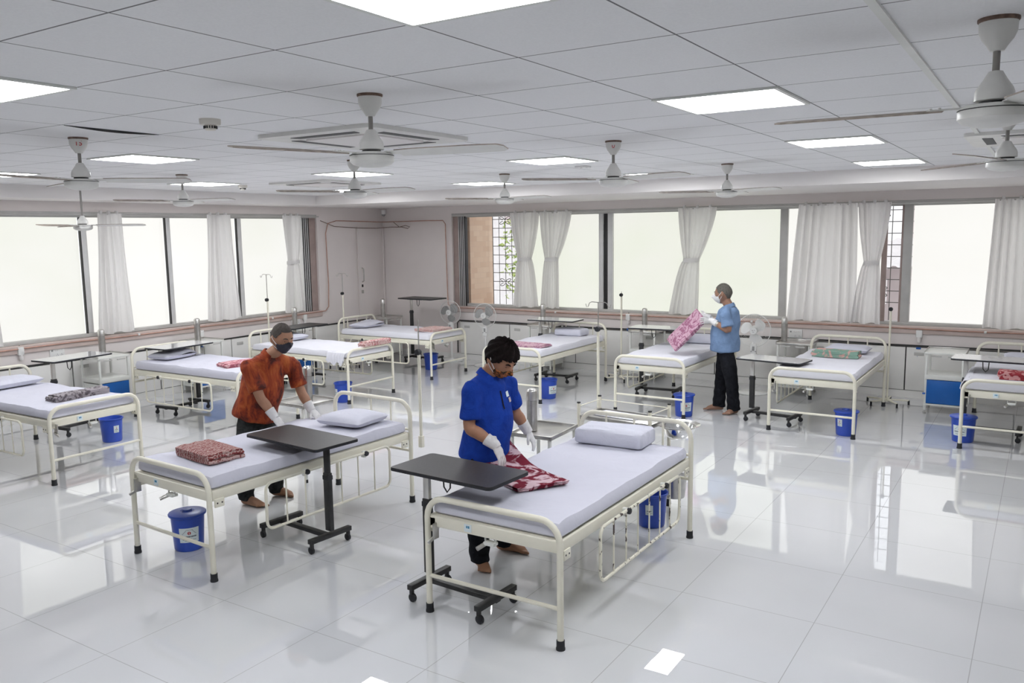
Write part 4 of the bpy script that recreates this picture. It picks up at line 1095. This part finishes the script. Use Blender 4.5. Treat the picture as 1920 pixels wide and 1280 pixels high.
    bl = ['behind the two grey-bladed fans', 'right of the second grey-bladed fan', 'behind the pillow bed of the blue polo man', 'left of the pink blanket bed',
          'behind the man in light blue', 'behind the bed with the mint blanket', 'behind the blue-doored locker near the right edge', 'cut by the right edge of the photo']
    for i, l in enumerate(bl): low_cabinet('flush white low cabinet, back sill, '+l, 'b', bx[i], bx[i+1])
    ly = [4.66, 5.93, 7.20, 8.465, 9.74, 10.95]
    ll = ['at the left edge of the photo', 'behind the blue-doored locker', 'behind the rumpled pillow bed', 'left of the orange-shirted man\'s head', 'behind the overbed table next to the corner bed']
    for i, l in enumerate(ll): low_cabinet('flush white low cabinet, left sill, '+l, 'l', ly[i], ly[i+1])
    # pipes and cables
    def run(name, lab, cat, pts, r, mat, n=6): return tag(MB().tube(pts, r, n).build(name, mat), lab, cat)
    x = XL+.045
    wob = lambda a, i: a+.006*sin(i*1.7)
    pts = [(x, 3.3+.55*i, wob(.93, i)) for i in range(13)]+[(x, 10.5, .95), (x, 10.58, 1.02), (x, 10.60, 1.4), (x, 10.58, 2.3), (x, 10.64, 2.47), (x, 10.85, 2.52), (x, 11.5, 2.51), (x, 12.0, 2.50), (XL+.09, YB-.05, 2.50), (-10.2, YB-.045, 2.50), (-9.6, YB-.045, 2.505), (-9.22, YB-.045, 2.50), (-9.17, YB-.045, 2.44), (-9.16, YB-.045, 1.6), (-9.15, YB-.045, 1.0), (-9.08, YB-.045, .945)]+[(-8.9+.8*i, YB-.045, wob(.935, i)) for i in range(13)]
    pp = run('copper_pipe', 'copper coloured pipe running along the sills and around the room corner', 'pipe', pts, .0085, 'copper', 8)
    for q in ((XL+.045, 6.9, .934), (XL+.045, 9.3, .934), (-6.9, YB-.045, .935), (-.62, YB-.045, .93), (-3.6, YB-.045, .933)):
        MB().box(q, (.03, .03, .03), .004).build('pipe_clip', 'white_plastic', pp)
    pts = [(XL+.03, 10.48, 2.52), (XL+.04, 10.8, 2.42), (XL+.04, 11.4, 2.39), (XL+.04, 11.9, 2.385), (-10.45, YB-.04, 2.40), (-10.2, YB-.04, 2.40), (-10.05, YB-.04, 2.37), (-10.0, YB-.04, 2.40), (-10.1, YB-.04, 2.425), (-10.25, YB-.04, 2.40), (-10.4, YB-.04, 2.50)]
    run('loose_cable', 'thin loose cable looping below the camera in the room corner', 'cable', pts, .006, 'rust_rod')
    pts = [(XL+.04, 3.4+.6*i, .70+.006*sin(i*2.1)) for i in range(15)]
    run('black_cable', 'black cable running along the left wall above the low cabinets', 'cable', pts, .011, 'cable_black')
    pts = [(-8.95, YB-.04, .12), (-8.95, YB-.04, .66), (-8.9, YB-.04, .71)]+[(-8.5+.75*i, YB-.04, .712+.006*sin(i*1.9)) for i in range(13)]
    run('black_cable', 'black cable running along the back wall above the low cabinets', 'cable', pts, .011, 'cable_black')
    c = thing('security_camera', 'small white security camera high in the room corner', 'camera', (-10.56, 12.0, 2.66))
    MB().lathe([(.045, .06), (.045, 0), (.038, -.02)], 20).build('dome_base', 'white_plastic', c)
    MB().lathe([(.036, -.018), (.03, -.04), (.015, -.055), (.001, -.058)], 20).build('dome_lens', 'fan_grey', c)
    MB().tube([(0, 0, .05), (-.05, .10, .06)], .012, 8).build('mount_arm', 'white_plastic', c)
# ------------------------------------------------------------------ people
def remesh(o, voxel, smooth=2, fac=.5):
    m = o.modifiers.new('r', 'REMESH'); m.mode = 'VOXEL'; m.voxel_size = voxel; m.use_smooth_shade = True
    s = o.modifiers.new('s', 'SMOOTH'); s.factor = fac; s.iterations = smooth
    bpy.context.view_layer.update(); dg = bpy.context.evaluated_depsgraph_get()
    me = bpy.data.meshes.new_from_object(o.evaluated_get(dg)); o.modifiers.clear(); old = o.data; o.data = me
    bpy.data.meshes.remove(old)
    for p in me.polygons: p.use_smooth = True
    return o
class Fig(MB):
    def loft(s, pts, rad, side, n=20, cap=.35):
        """elliptical rings: rad=(a along side, b across)"""
        pts = [V(p) for p in pts]; side = V(side).normalized()
        rad = [(r, r) if not isinstance(r, tuple) else r for r in rad]
        # rounded ends
        d0 = (pts[0]-pts[1]).normalized(); d1 = (pts[-1]-pts[-2]).normalized()
        P = [pts[0]+d0*min(rad[0])*cap, *pts, pts[-1]+d1*min(rad[-1])*cap]
        Rr = [(rad[0][0]*.6, rad[0][1]*.6), *rad, (rad[-1][0]*.6, rad[-1][1]*.6)]
        vs = []; k = len(P)
        for i in range(k):
            t = (P[min(k-1, i+1)]-P[max(0, i-1)]).normalized(); a = (side-t*side.dot(t)).normalized(); b = t.cross(a)
            for j in range(n):
                q = 2*pi*j/n; vs.append(P[i]+a*cos(q)*Rr[i][0]+b*sin(q)*Rr[i][1])
        fs = [list(range(n))[::-1], [(k-1)*n+j for j in range(n)]]
        for i in range(k-1):
            for j in range(n): j2 = (j+1) % n; fs.append([i*n+j, i*n+j2, (i+1)*n+j2, (i+1)*n+j])
        return s.add(vs, fs)
    def ball(s, c, r, n=14):
        r = r if isinstance(r, tuple) else (r, r, r); vs = []; fs = []
        for i in range(1, n):
            e = -pi/2+pi*i/n
            for j in range(n): a = 2*pi*j/n; vs.append(V(c)+V((r[0]*cos(e)*cos(a), r[1]*cos(e)*sin(a), r[2]*sin(e))))
        for i in range(n-2):
            for j in range(n): j2 = (j+1) % n; fs.append([i*n+j, i*n+j2, (i+1)*n+j2, (i+1)*n+j])
        b = len(vs); vs += [V(c)-V((0, 0, r[2])), V(c)+V((0, 0, r[2]))]
        for j in range(n): j2 = (j+1) % n; fs += [[b, j2, j], [b+1, (n-2)*n+j, (n-2)*n+j2]]
        return s.add(vs, fs)
def smooth_path(pts, vals, k=4):
    """Catmull-Rom through points and radii"""
    P = [V(p) for p in pts]; n = len(P); vals = [(r, r) if not isinstance(r, tuple) else r for r in vals]; out = []; ov = []
    for i in range(n-1):
        p0, p1, p2, p3 = P[max(0, i-1)], P[i], P[i+1], P[min(n-1, i+2)]
        for j in range(k):
            t = j/k
            out.append(.5*((2*p1)+(p2-p0)*t+(2*p0-5*p1+4*p2-p3)*t*t+(3*p1-p0-3*p2+p3)*t**3))
            ov.append(tuple(a+(b-a)*(t*t*(3-2*t)) for a, b in zip(vals[i], vals[i+1])))
    return out+[P[-1]], ov+[vals[-1]]
def head_point(az, el, off=0.):
    """az 0 = forward (+y), el -pi/2..pi/2"""
    x, y, z = sin(az)*cos(el), cos(az)*cos(el), sin(el)
    px, py, pz = .074*x, .096*y, .113*z
    f = max(0, cos(az))                                 # frontness
    lo = max(0, -z)
    px *= 1-.26*lo**1.4; 
    if y < 0: py *= 1-.42*lo                            # nape
    else: py *= 1-.06*lo
    g = lambda a0, e0, sa, se: exp(-((az-a0)/sa)**2-((el-e0)/se)**2)
    py += .026*g(0, -.22, .13, .16)+.012*g(0, -.05, .10, .16)   # nose
    py += .006*g(0, .22, .7, .12)                        # brow
    for s in (-1, 1):
        py -= .012*g(s*.36, .02, .17, .13); py += .005*g(s*.55, -.28, .25, .2)
    py += .007*g(0, -.55, .22, .09)+.010*g(0, -.95, .35, .16)
    p = V((px, py, pz)); nrm = V((px/.074**2, py/.096**2, pz/.113**2)).normalized()
    return p+nrm*off
def head_grid(a0, a1, e0, e1, na, ne, off, keep=None, thick=None):
    vs = []; fs = []; ids = {}
    for i in range(ne+1):
        for j in range(na+1):
            az = a0+(a1-a0)*j/na; el = e0+(e1-e0)*i/ne
            o = off(az, el) if callable(off) else off
            ids[i, j] = len(vs); vs.append(head_point(az, el, o))
    for i in range(ne):
        for j in range(na):
            if keep is None or keep(a0+(a1-a0)*(j+.5)/na, e0+(e1-e0)*(i+.5)/ne):
                fs.append([ids[i, j], ids[i, j+1], ids[i+1, j+1], ids[i+1, j]])
    return vs, fs
def hand(fig, wrist, palm_dir, across, normal, curl=(.35, .5, .5), spread=.12, thumb_side=1, S=1.):
    """gloved hand: palm + five unequal fingers"""
    d, a, n = [V(v).normalized() for v in (palm_dir, across, normal)]
    a = (a-d*a.dot(d)).normalized(); n = d.cross(a)*(1 if d.cross(a).dot(V(normal)) > 0 else -1)
    w = V(wrist)
    fig.loft([w-d*.05*S, w-d*.02*S, w+d*.005*S, w+d*.04*S, w+d*.085*S], [(.034*S, .028*S), (.032*S, .026*S), (.033*S, .024*S), (.043*S, .020*S), (.041*S, .015*S)], a, 14)
    L = [.062, .072, .068, .052]
    for i in range(4):
        o = (-1.5+i)*.0215*S*thumb_side*-1
        b = w+d*.085*S+a*o; ang = 0; p = [b-d*.02*S, b]; dd = (d+a*(o*spread/.03)).normalized(); c = b
        for k in range(3):
            ang += curl[k]; q = dd*cos(ang)-n*sin(ang); c = c+q*L[i]*S*(.45, .32, .26)[k]; p.append(c)
        fig.tube(p, [.0095*S, .0095*S, .009*S, .0082*S, .0066*S], 10)
    b = w+d*.028*S+a*.034*S*thumb_side
    t1 = b+(d*.75+a*.75*thumb_side-n*.35).normalized()*.040*S; t2 = t1+(d*.95+a*.25*thumb_side-n*.4).normalized()*.032*S
    fig.tube([b-a*.018*S*thumb_side, b, t1, t2], [.013*S, .0125*S, .0105*S, .0075*S], 10)
    return fig
def foot(fig, heel, toe, side):
    h, t = V(heel), V(toe); d = (t-h); d.z = 0; L = d.length; d.normalize(); s = V((d.y, -d.x, 0))*side   # s points to the big toe side
    up = V((0, 0, 1))
    fig.loft([h+up*.035-d*.0, h+d*L*.25+up*.045, h+d*L*.5+up*.036, h+d*L*.74+up*.022], [(.030, .034), (.035, .044), (.040, .035), (.045, .021)], s, 16, .8)
    for i in range(5):
        b = h+d*L*.72+s*(.032-.0175*i)+up*.016; e = h+d*L*(1.0-.035*i-.012*i*i*.5)+s*(.034-.0185*i)+up*.012
        fig.tube([b, b.lerp(e, .6)+up*.004, e], [.013 if i == 0 else .010, .0125 if i == 0 else .0095, .009 if i == 0 else .0072], 8)
    return fig
def person(J, label, M):
    """J: joints in world metres; M: materials"""
    base = V(((J['footR'][0][0]+J['footL'][0][0])/2, (J['footR'][0][1]+J['footL'][0][1])/2, 0))
    o = thing('person', label, 'person', base)
    W = lambda p: V(p)-base
    side = (V(J['shR'])-V(J['shL'])).normalized()
    hs = (V(J['hipR'])-V(J['hipL'])).normalized()
    Hm = Matrix.Translation(W(J['head'])) @ Matrix.Rotation(J['hyaw'], 4, 'Z') @ Matrix.Rotation(J['hpitch'], 4, 'X') @ Matrix.Rotation(J.get('hroll', 0), 4, 'Y')
    sc = J.get('hscale', 1.)
    H = lambda p: Hm @ (V(p)*sc)
    # ---- body: one continuous skin
    f = Fig()
    vs, fs = head_grid(-pi, pi, -pi/2+.02, pi/2-.02, 56, 40, 0.)
    bm = bmesh.new(); vv = [bm.verts.new(H(v)) for v in vs]
    for q in fs:
        try: bm.faces.new([vv[i] for i in q])
        except ValueError: pass
    bmesh.ops.remove_doubles(bm, verts=bm.verts, dist=.0006); bmesh.ops.holes_fill(bm, edges=bm.edges, sides=80)
    bm.verts.index_update(); f.add([v.co.copy() for v in bm.verts], [[v.index for v in q.verts] for q in bm.faces]); bm.free()
    for s in (-1, 1):                                   # ears
        M4 = Hm @ Matrix.Scale(sc, 4) @ Matrix.Translation((s*.076, -.008, -.004)) @ Matrix.Rotation(s*.35, 4, 'Z')
        E = Fig().ball((0, 0, 0), (.008, .020, .032), 12); f.add([M4 @ V(p) for p in E.v], E.f)
    nb = W(J['neck']); f.loft([nb-(H((0, -.02, -.05))-nb)*.45, nb, H((0, -.022, -.085)), H((0, -.015, -.03))], [(.075, .065), (.060, .058), (.054, .056), (.050, .055)], side, 18)
    ch = W(J['chest']); pe = W(J['pelvis'])
    f.loft([pe, pe.lerp(ch, .5), ch, ch.lerp(nb, .6)], [(.115, .08), (.115, .085), (.135, .09), (.08, .055)], side, 20)
    for k in 'RL':
        sh, el, wr = [W(J[q+k]) for q in ('sh', 'el', 'wr')]
        p, r = smooth_path([ch.lerp(sh, .6), sh, sh.lerp(el, .45), el, el.lerp(wr, .35), wr-(wr-el).normalized()*.035, wr-(wr-el).normalized()*.012], [.045, .046, .046, .041, .043, .029, .022]); f.loft(p, r, side, 14)
        hp, kn, an = [W(J[q+k]) for q in ('hip', 'knee', 'ank')]
        p, r = smooth_path([hp, hp.lerp(kn, .5), kn, kn.lerp(an, .35), an, an+V((0, 0, -.045))], [.062, .068, .055, .056, .037, .034]); f.loft(p, r, hs, 14)
        foot(f, W(J['foot'+k][0]), W(J['foot'+k][1]), -1 if k == 'R' else 1)
    body = remesh(f.build('body', M['skin'], o), .0062, 2)
    # ---- hair
    hl = J['hairline']; hoff = J['hairoff']
    def hk(az, el):
        a = abs(az)
        front = hl[0]; sidee = hl[1]; back = hl[2]
        lim = front if a < .75 else (front+(sidee-front)*min(1, (a-.75)/.55) if a < 1.9 else sidee+(back-sidee)*min(1, (a-1.9)/.5))
        if 1.35 < a < 1.75: lim = min(lim, sidee+.0)
        return el > lim+.05*sin(az*17)*J.get('ragged', 0)
    th = lambda az, el: hoff*(.75+.25*sin(az*11+el*7))*(.55+.45*min(1, max(0, el+.5)))
    vs, fs = head_grid(-pi, pi, -1.1, pi/2-.02, 72, 44, th, hk)
    b0 = len(vs); vs2, _ = head_grid(-pi, pi, -1.1, pi/2-.02, 72, 44, -.006, hk)
    edge = {}
    for q in fs:
        for a, b in zip(q, q[1:]+q[:1]): edge[tuple(sorted((a, b)))] = edge.get(tuple(sorted((a, b))), 0)+1
    allf = fs+[[b0+i for i in q[::-1]] for q in fs]+[[a, b, b+b0, a+b0] for (a, b), c in edge.items() if c == 1]
    used = sorted({i for q in allf for i in q}); mp = {i: n for n, i in enumerate(used)}; av = vs+vs2
    MB().add([H(av[i]) for i in used], [[mp[i] for i in q] for q in allf]).build('hair', M['hair'], o)
    # ---- eyes and brows
    for s in (-1, 1):
        e = Fig().ball((0, 0, 0), (.0115, .0100, .0062), 12)
        c = head_point(s*.36, .03, -.0075); ey = MB().add([H(V(p)+c) for p in e.v], e.f).build('eye', 'eye_white', o)
        e = Fig().ball((0, 0, 0), (.0062, .004, .0060), 10); c2 = c+V((s*.0, .0078, -.001)); MB().add([H(V(p)+c2) for p in e.v], e.f).build('iris', 'eye_dark', ey)
        pts = [H(head_point(s*(.16+.42*i/6), .20+.05*sin(pi*i/6), .003)) for i in range(7)]
        MB().tube(pts, [.002, .004, .0045, .0045, .004, .003, .0015], 6).build('eyebrow', M['hair'], o)
    # ---- mask
    dz = J.get('mask_drop', 0.)
    def mk(az, el):
        a = abs(az); top = -.06+dz-.16*min(1, a/1.0)+(.10*exp(-(a/.25)**2)); bot = -1.25+.55*min(1, a/1.2)
        return a < 1.18 and bot < el < top
    mo = (lambda az, el: .006+M['mask_puff']*exp(-(az/.55)**2-((el+.45)/.42)**2))
    vs, fs = head_grid(-1.3, 1.3, -1.4, .25, 40, 36, mo, mk); n0 = len(vs)
    vs2, _ = head_grid(-1.3, 1.3, -1.4, .25, 40, 36, .0015, mk)
    edge = {}
    for q in fs:
        for a, b in zip(q, q[1:]+q[:1]): k = tuple(sorted((a, b))); edge[k] = edge.get(k, 0)+1
    allf = fs+[[n0+i for i in q[::-1]] for q in fs]+[[a, b, b+n0, a+n0] for (a, b), c in edge.items() if c == 1]
    used = sorted({i for q in allf for i in q}); mp = {i: n for n, i in enumerate(used)}; av = vs+vs2
    mask = MB().add([H(av[i]) for i in used], [[mp[i] for i in q] for q in allf]).build('face_mask', M['mask'], o)
    for s in (-1, 1):
        for e0, e1 in ((-.22+dz, .16), (-.62, -.22)):
            MB().tube([H(head_point(s*1.12, e0, .006)), H(head_point(s*1.4, (e0+e1)/2, .008)), H(head_point(s*1.62, e1, .012))], .003, 6).build('ear_loop', 'strap_white', mask)
    # ---- shirt
    f = Fig(); hem = W(J['hem']); tr = J['torso']
    up = ch.lerp(nb, .62)
    p, r = smooth_path([hem, hem.lerp(ch, .38), hem.lerp(ch, .72), ch, up, nb.lerp(up, .25)], tr, 5); 
    fwd = V((0, 0, 1)).cross(side); fwd = fwd if fwd.dot(V(J['face'])) > 0 else -fwd
    n = len(p)
    bel = J.get('belly', .03)
    p = [q+fwd*bel*exp(-((i/n-.36)/.22)**2) for i, q in enumerate(p)]
    f.loft(p, r, side, 28, .12)
    for k in 'RL':
        sh, el = W(J['sh'+k]), W(J['el'+k]); cuff = sh.lerp(el, J.get('sleeve', .62))
        a, b = smooth_path([ch.lerp(sh, .55), sh, sh.lerp(el, .35), cuff], [.072, .070, .068, J.get('cuff', .066)]); f.loft(a, b, side, 18, .05)
        f.loft([nb.lerp(up, .35), nb.lerp(sh, .5)-V((0, 0, .012)), sh-V((0, 0, .004))], [.058, .060, .060], side, 16, .3)
    sh_ = remesh(f.build('shirt', M['shirt'], o), .0085, 9)
    # folds: gentle cloth ripple along the surface
    rnd = random.Random(len(label))
    nr = [v.normal.copy() for v in sh_.data.vertices]
    for v, q in zip(sh_.data.vertices, nr):
        c = v.co; a = sin(c.z*26+c.x*17-c.y*11+2)*sin(c.x*31+c.y*27-c.z*9)
        v.co += q*.0042*a
    # collar
    c0 = nb.lerp(up, .22); ax = (H((0, -.02, -.05))-c0).normalized(); fx = (fwd-ax*fwd.dot(ax)).normalized(); sx = ax.cross(fx)
    vs = []; fs = []; N = 28; gap = J.get('gap', .5)
    for i in range(N+1):
        a = gap/2+(2*pi-gap)*i/N; d = fx*cos(a)*.070+sx*sin(a)*.074; front = max(0, cos(a))
        h = .034-.012*front
        vs += [c0+d*1.02-ax*(.006+.03*front), c0+d*1.0+ax*h, c0+d*1.09+ax*h*.95, c0+d*1.22-ax*(.012+.045*front)]
        if i:
            for k in range(3): q = 4*i-4+k; fs.append([q, q+1, q+5, q+4])
    MB().add(vs, fs).build('collar', M['shirt'], sh_)
    # ---- trousers
    f = Fig(); wa = pe.lerp(ch, .12)
    f.loft([wa, pe, pe-V((0, 0, .13))], [(J.get('tw', .148), .108), (J.get('tw', .148)+.005, .112), (J.get('tw', .148)-.01, .105)], hs, 22, .3)
    for k in 'RL':
        hp, kn, an = [W(J[q+k]) for q in ('hip', 'knee', 'ank')]
        p, r = smooth_path([hp, hp.lerp(kn, .5), kn, kn.lerp(an, .5), an+V((0, 0, -.025))], [J.get('th', .092)*.88, J.get('th', .092)*.96, .080, .076, J.get('cuffr', .068)], 5)
        f.loft(p, r, hs, 18, .05)
    t_ = remesh(f.build('trousers', M['trousers'], o), .0085, 3)
    nr = [v.normal.copy() for v in t_.data.vertices]
    for v, q in zip(t_.data.vertices, nr):
        c = v.co; v.co += q*.0045*sin(c.z*55+sin(c.x*30+c.y*20)*1.5)*(.4+.6*max(0, 1-c.z/.45))
    # ---- gloves
    for k in 'RL':
        h = J['hand'+k]; f = Fig(); wr, el = W(J['wr'+k]), W(J['el'+k])
        q = (wr-el).normalized()
        f.loft([wr-q*.075, wr-q*.04, wr, wr+V(h[0]).normalized()*.015], [.043, .040, .037, .035], h[1], 14, .1)
        hand(f, wr, *h[:3], curl=h[3], thumb_side=h[4], S=h[5] if len(h) > 5 else 1.)
        remesh(f.build('glove', 'glove', o), .0042, 1)
    return o, fwd, W
def people():
    # man in the orange shirt, leaning over the bed
    J = dict(pelvis=(-5.665, 4.70, .80), chest=(-5.60, 4.75, 1.085), hscale=1.14, neck=(-5.535, 4.795, 1.270), head=(-5.440, 4.836, 1.413), hyaw=radians(-100), hpitch=radians(-14),
             shR=(-5.575, 4.585, 1.195), elR=(-5.47, 4.60, .94), wrR=(-5.372, 4.655, .775), shL=(-5.50, 4.985, 1.165), elL=(-5.43, 5.02, .915), wrL=(-5.335, 5.035, .765),
             hipR=(-5.66, 4.62, .78), kneeR=(-5.64, 4.55, .42), ankR=(-5.66, 4.55, .075), hipL=(-5.63, 4.77, .78), kneeL=(-5.60, 4.77, .42), ankL=(-5.62, 4.85, .075),
             footR=((-5.68, 4.545, 0), (-5.43, 4.565, 0)), footL=((-5.64, 4.84, 0), (-5.45, 4.91, 0)), hem=(-5.672, 4.69, .735), face=(1, .1, 0),
             torso=[(.195, .170), (.188, .162), (.188, .152), (.188, .138), (.15, .110), (.09, .08)], belly=.03, sleeve=.78, cuff=.076, gap=.9,
             handR=((.55, .2, -.75), (-.2, .95, .1), (.75, .0, .6), (.25, .3, .3), 1), handL=((.75, .05, -.55), (0, 1, 0), (.5, 0, .8), (.2, .35, .35), -1),
             hairline=(.62, .15, -.42), hairoff=.0045)
    o, _, _ = person(J, 'man in an orange patterned shirt and dark mask bending over a bed', dict(skin='skin_a', hair='hair_short', mask='mask_dark', mask_puff=.006, shirt='orange_shirt', trousers='grey_trousers'))
    # man in the blue polo
    J = dict(pelvis=(-3.215, 4.60, .83), chest=(-3.185, 4.605, 1.12), hscale=1.17, neck=(-3.165, 4.607, 1.320), head=(-3.075, 4.632, 1.435), hyaw=radians(-104), hpitch=radians(-33),
             shR=(-3.175, 4.435, 1.245), elR=(-3.17, 4.385, 1.00), wrR=(-3.005, 4.445, .885), shL=(-3.125, 4.775, 1.245), elL=(-3.12, 4.87, 1.02), wrL=(-3.065, 4.945, .870),
             hipR=(-3.20, 4.50, .80), kneeR=(-3.17, 4.46, .44), ankR=(-3.16, 4.46, .075), hipL=(-3.19, 4.70, .80), kneeL=(-3.18, 4.76, .44), ankL=(-3.19, 4.80, .075),
             footR=((-3.175, 4.50, 0), (-3.06, 4.38, 0)), footL=((-3.22, 4.80, 0), (-2.99, 4.85, 0)), hem=(-3.215, 4.598, .745), face=(1, -.1, 0),
             torso=[(.186, .165), (.182, .156), (.178, .144), (.182, .132), (.155, .108), (.09, .08)], belly=.045, sleeve=.80, cuff=.073, gap=.5,
             handR=((.42, .12, -.9), (-.1, 1, .1), (.9, .0, .45), (.15, .25, .3), 1), handL=((.40, .22, -.85), (-.35, .95, .05), (.85, .2, .5), (.2, .35, .3), -1),
             hairline=(.42, -.02, -.62), hairoff=.024, ragged=.6, mask_drop=-.10)
    o, fwd, W = person(J, 'man in a royal blue polo shirt and patterned mask looking down at a blanket', dict(skin='skin_b', hair='hair_black', mask='mask_pattern', mask_puff=.004, shirt='blue_polo', trousers='denim'))
    # chest patch and placket on the polo
    sh = [c for c in o.children if c.name.startswith('shirt')][0]
    def onfront(up, across, w, h, mat, name, off=.004):
        c = W((-3.165, 4.607, 1.0)); sd = V((0, 0, 1)).cross(fwd)
        bpy.context.view_layer.update()
        vs = []; n = 4
        for i in range(n+1):
            for j in range(n+1):
                p = c+V((0, 0, up+h*(i/n-.5)))+sd*(across+w*(j/n-.5))+fwd*.6
                ok, loc, nr, _ = sh.ray_cast(p, -fwd)
                vs.append((loc if ok else p-fwd*.45)+fwd*off)
        fs = [[i*(n+1)+j, i*(n+1)+j+1, (i+1)*(n+1)+j+1, (i+1)*(n+1)+j] for i in range(n) for j in range(n)]
        MB().add(vs, fs).build(name, mat, sh)
    onfront(.185, .085, .045, .035, 'label_paper', 'chest_patch'); onfront(.145, .10, .04, .03, 'sill_stone', 'chest_patch', .005)
    onfront(.16, .0, .012, .12, 'denim', 'placket')
    # man in the light blue shirt holding a blanket
    J = dict(hscale=1.12, tw=.150, th=.100, pelvis=(-3.315, 10.05, .83), chest=(-3.285, 10.05, 1.13), neck=(-3.29, 10.055, 1.345), head=(-3.352, 10.05, 1.487), hyaw=radians(88), hpitch=radians(-6),
             shR=(-3.30, 10.24, 1.265), elR=(-3.36, 10.285, 1.00), wrR=(-3.60, 10.14, 1.185), shL=(-3.265, 9.86, 1.255), elL=(-3.215, 9.835, 1.065), wrL=(-3.435, 9.855, 1.165),
             hipR=(-3.34, 10.14, .80), kneeR=(-3.40, 10.17, .42), ankR=(-3.42, 10.14, .075), hipL=(-3.28, 9.965, .80), kneeL=(-3.20, 9.95, .42), ankL=(-3.19, 10.03, .075),
             footR=((-3.385, 10.15, 0), (-3.60, 10.07, 0)), footL=((-3.165, 10.06, 0), (-3.25, 9.86, 0)), hem=(-3.32, 10.05, .785), face=(-1, 0, 0),
             torso=[(.215, .178), (.205, .178), (.197, .172), (.198, .155), (.165, .125), (.09, .085)], belly=.03, sleeve=.80, cuff=.080, gap=.6,
             handR=((-.95, -.25, .12), (0, -.3, -1), (.1, -1, .2), (.3, .5, .4), -1), handL=((-.95, .15, .02), (0, .3, -1), (-.2, 1, .3), (.35, .5, .4), -1),
             hairline=(.66, .05, -.50), hairoff=.004, cuffr=.082)
    o, _, W = person(J, 'man in a light blue shirt and white mask holding up a folded blanket', dict(skin='skin_c', hair='hair_grey', mask='mask_white', mask_puff=.022, shirt='light_blue_shirt', trousers='denim'))
    a, b = W(J['wrL']), W(J['elL']); d = (b-a).normalized(); M = d.to_track_quat('Z', 'Y').to_matrix().to_4x4()
    MB().lathe([(.034, -.012), (.037, -.012), (.037, .012), (.034, .012)], 20, a+d*.085, M).build('wrist_watch', 'watch', o)
    # the blanket he holds: slab hanging from both hands
    dirv = V((-.31, -.10, -.35)); acr = V((.227, -.19, -.055))
    X = dirv.normalized(); Y = (acr-X*acr.dot(X)).normalized(); Z = X.cross(Y)
    if Z.z < 0: Y = -Y; Z = X.cross(Y)
    bl = blanket((0, 0, 0), 0, 'folded mauve blanket held up by the man in the light blue shirt', 'blanket_mauve', .52, .31, 3, .015, 8)
    Mx = Matrix((X, Y, Z)).transposed().to_4x4(); Mx.translation = V((-3.775, 9.945, 1.012))
    bl.matrix_world = Mx
# ------------------------------------------------------------------ light and view
def light_view():
    w = bpy.data.worlds.new('sky'); SC.world = w; w.use_nodes = True
    b = w.node_tree.nodes['Background']; b.inputs['Color'].default_value = (.95, .97, 1., 1); b.inputs['Strength'].default_value = SKY
    SC.cycles.max_bounces = 8; SC.cycles.transmission_bounces = 2
    vs = SC.view_settings; vs.view_transform = 'Standard'; vs.look = 'None'; vs.exposure = EXPOSURE; vs.gamma = 1
    try: vs.use_curve_mapping = False
    except Exception: pass
FROST, PANEL, SKY, EXPOSURE = .69, 20., 1.0, .36
build_materials(); camera(); room(); windows(); curtains(); outside(); ceiling_things(); furnish(); people(); light_view()
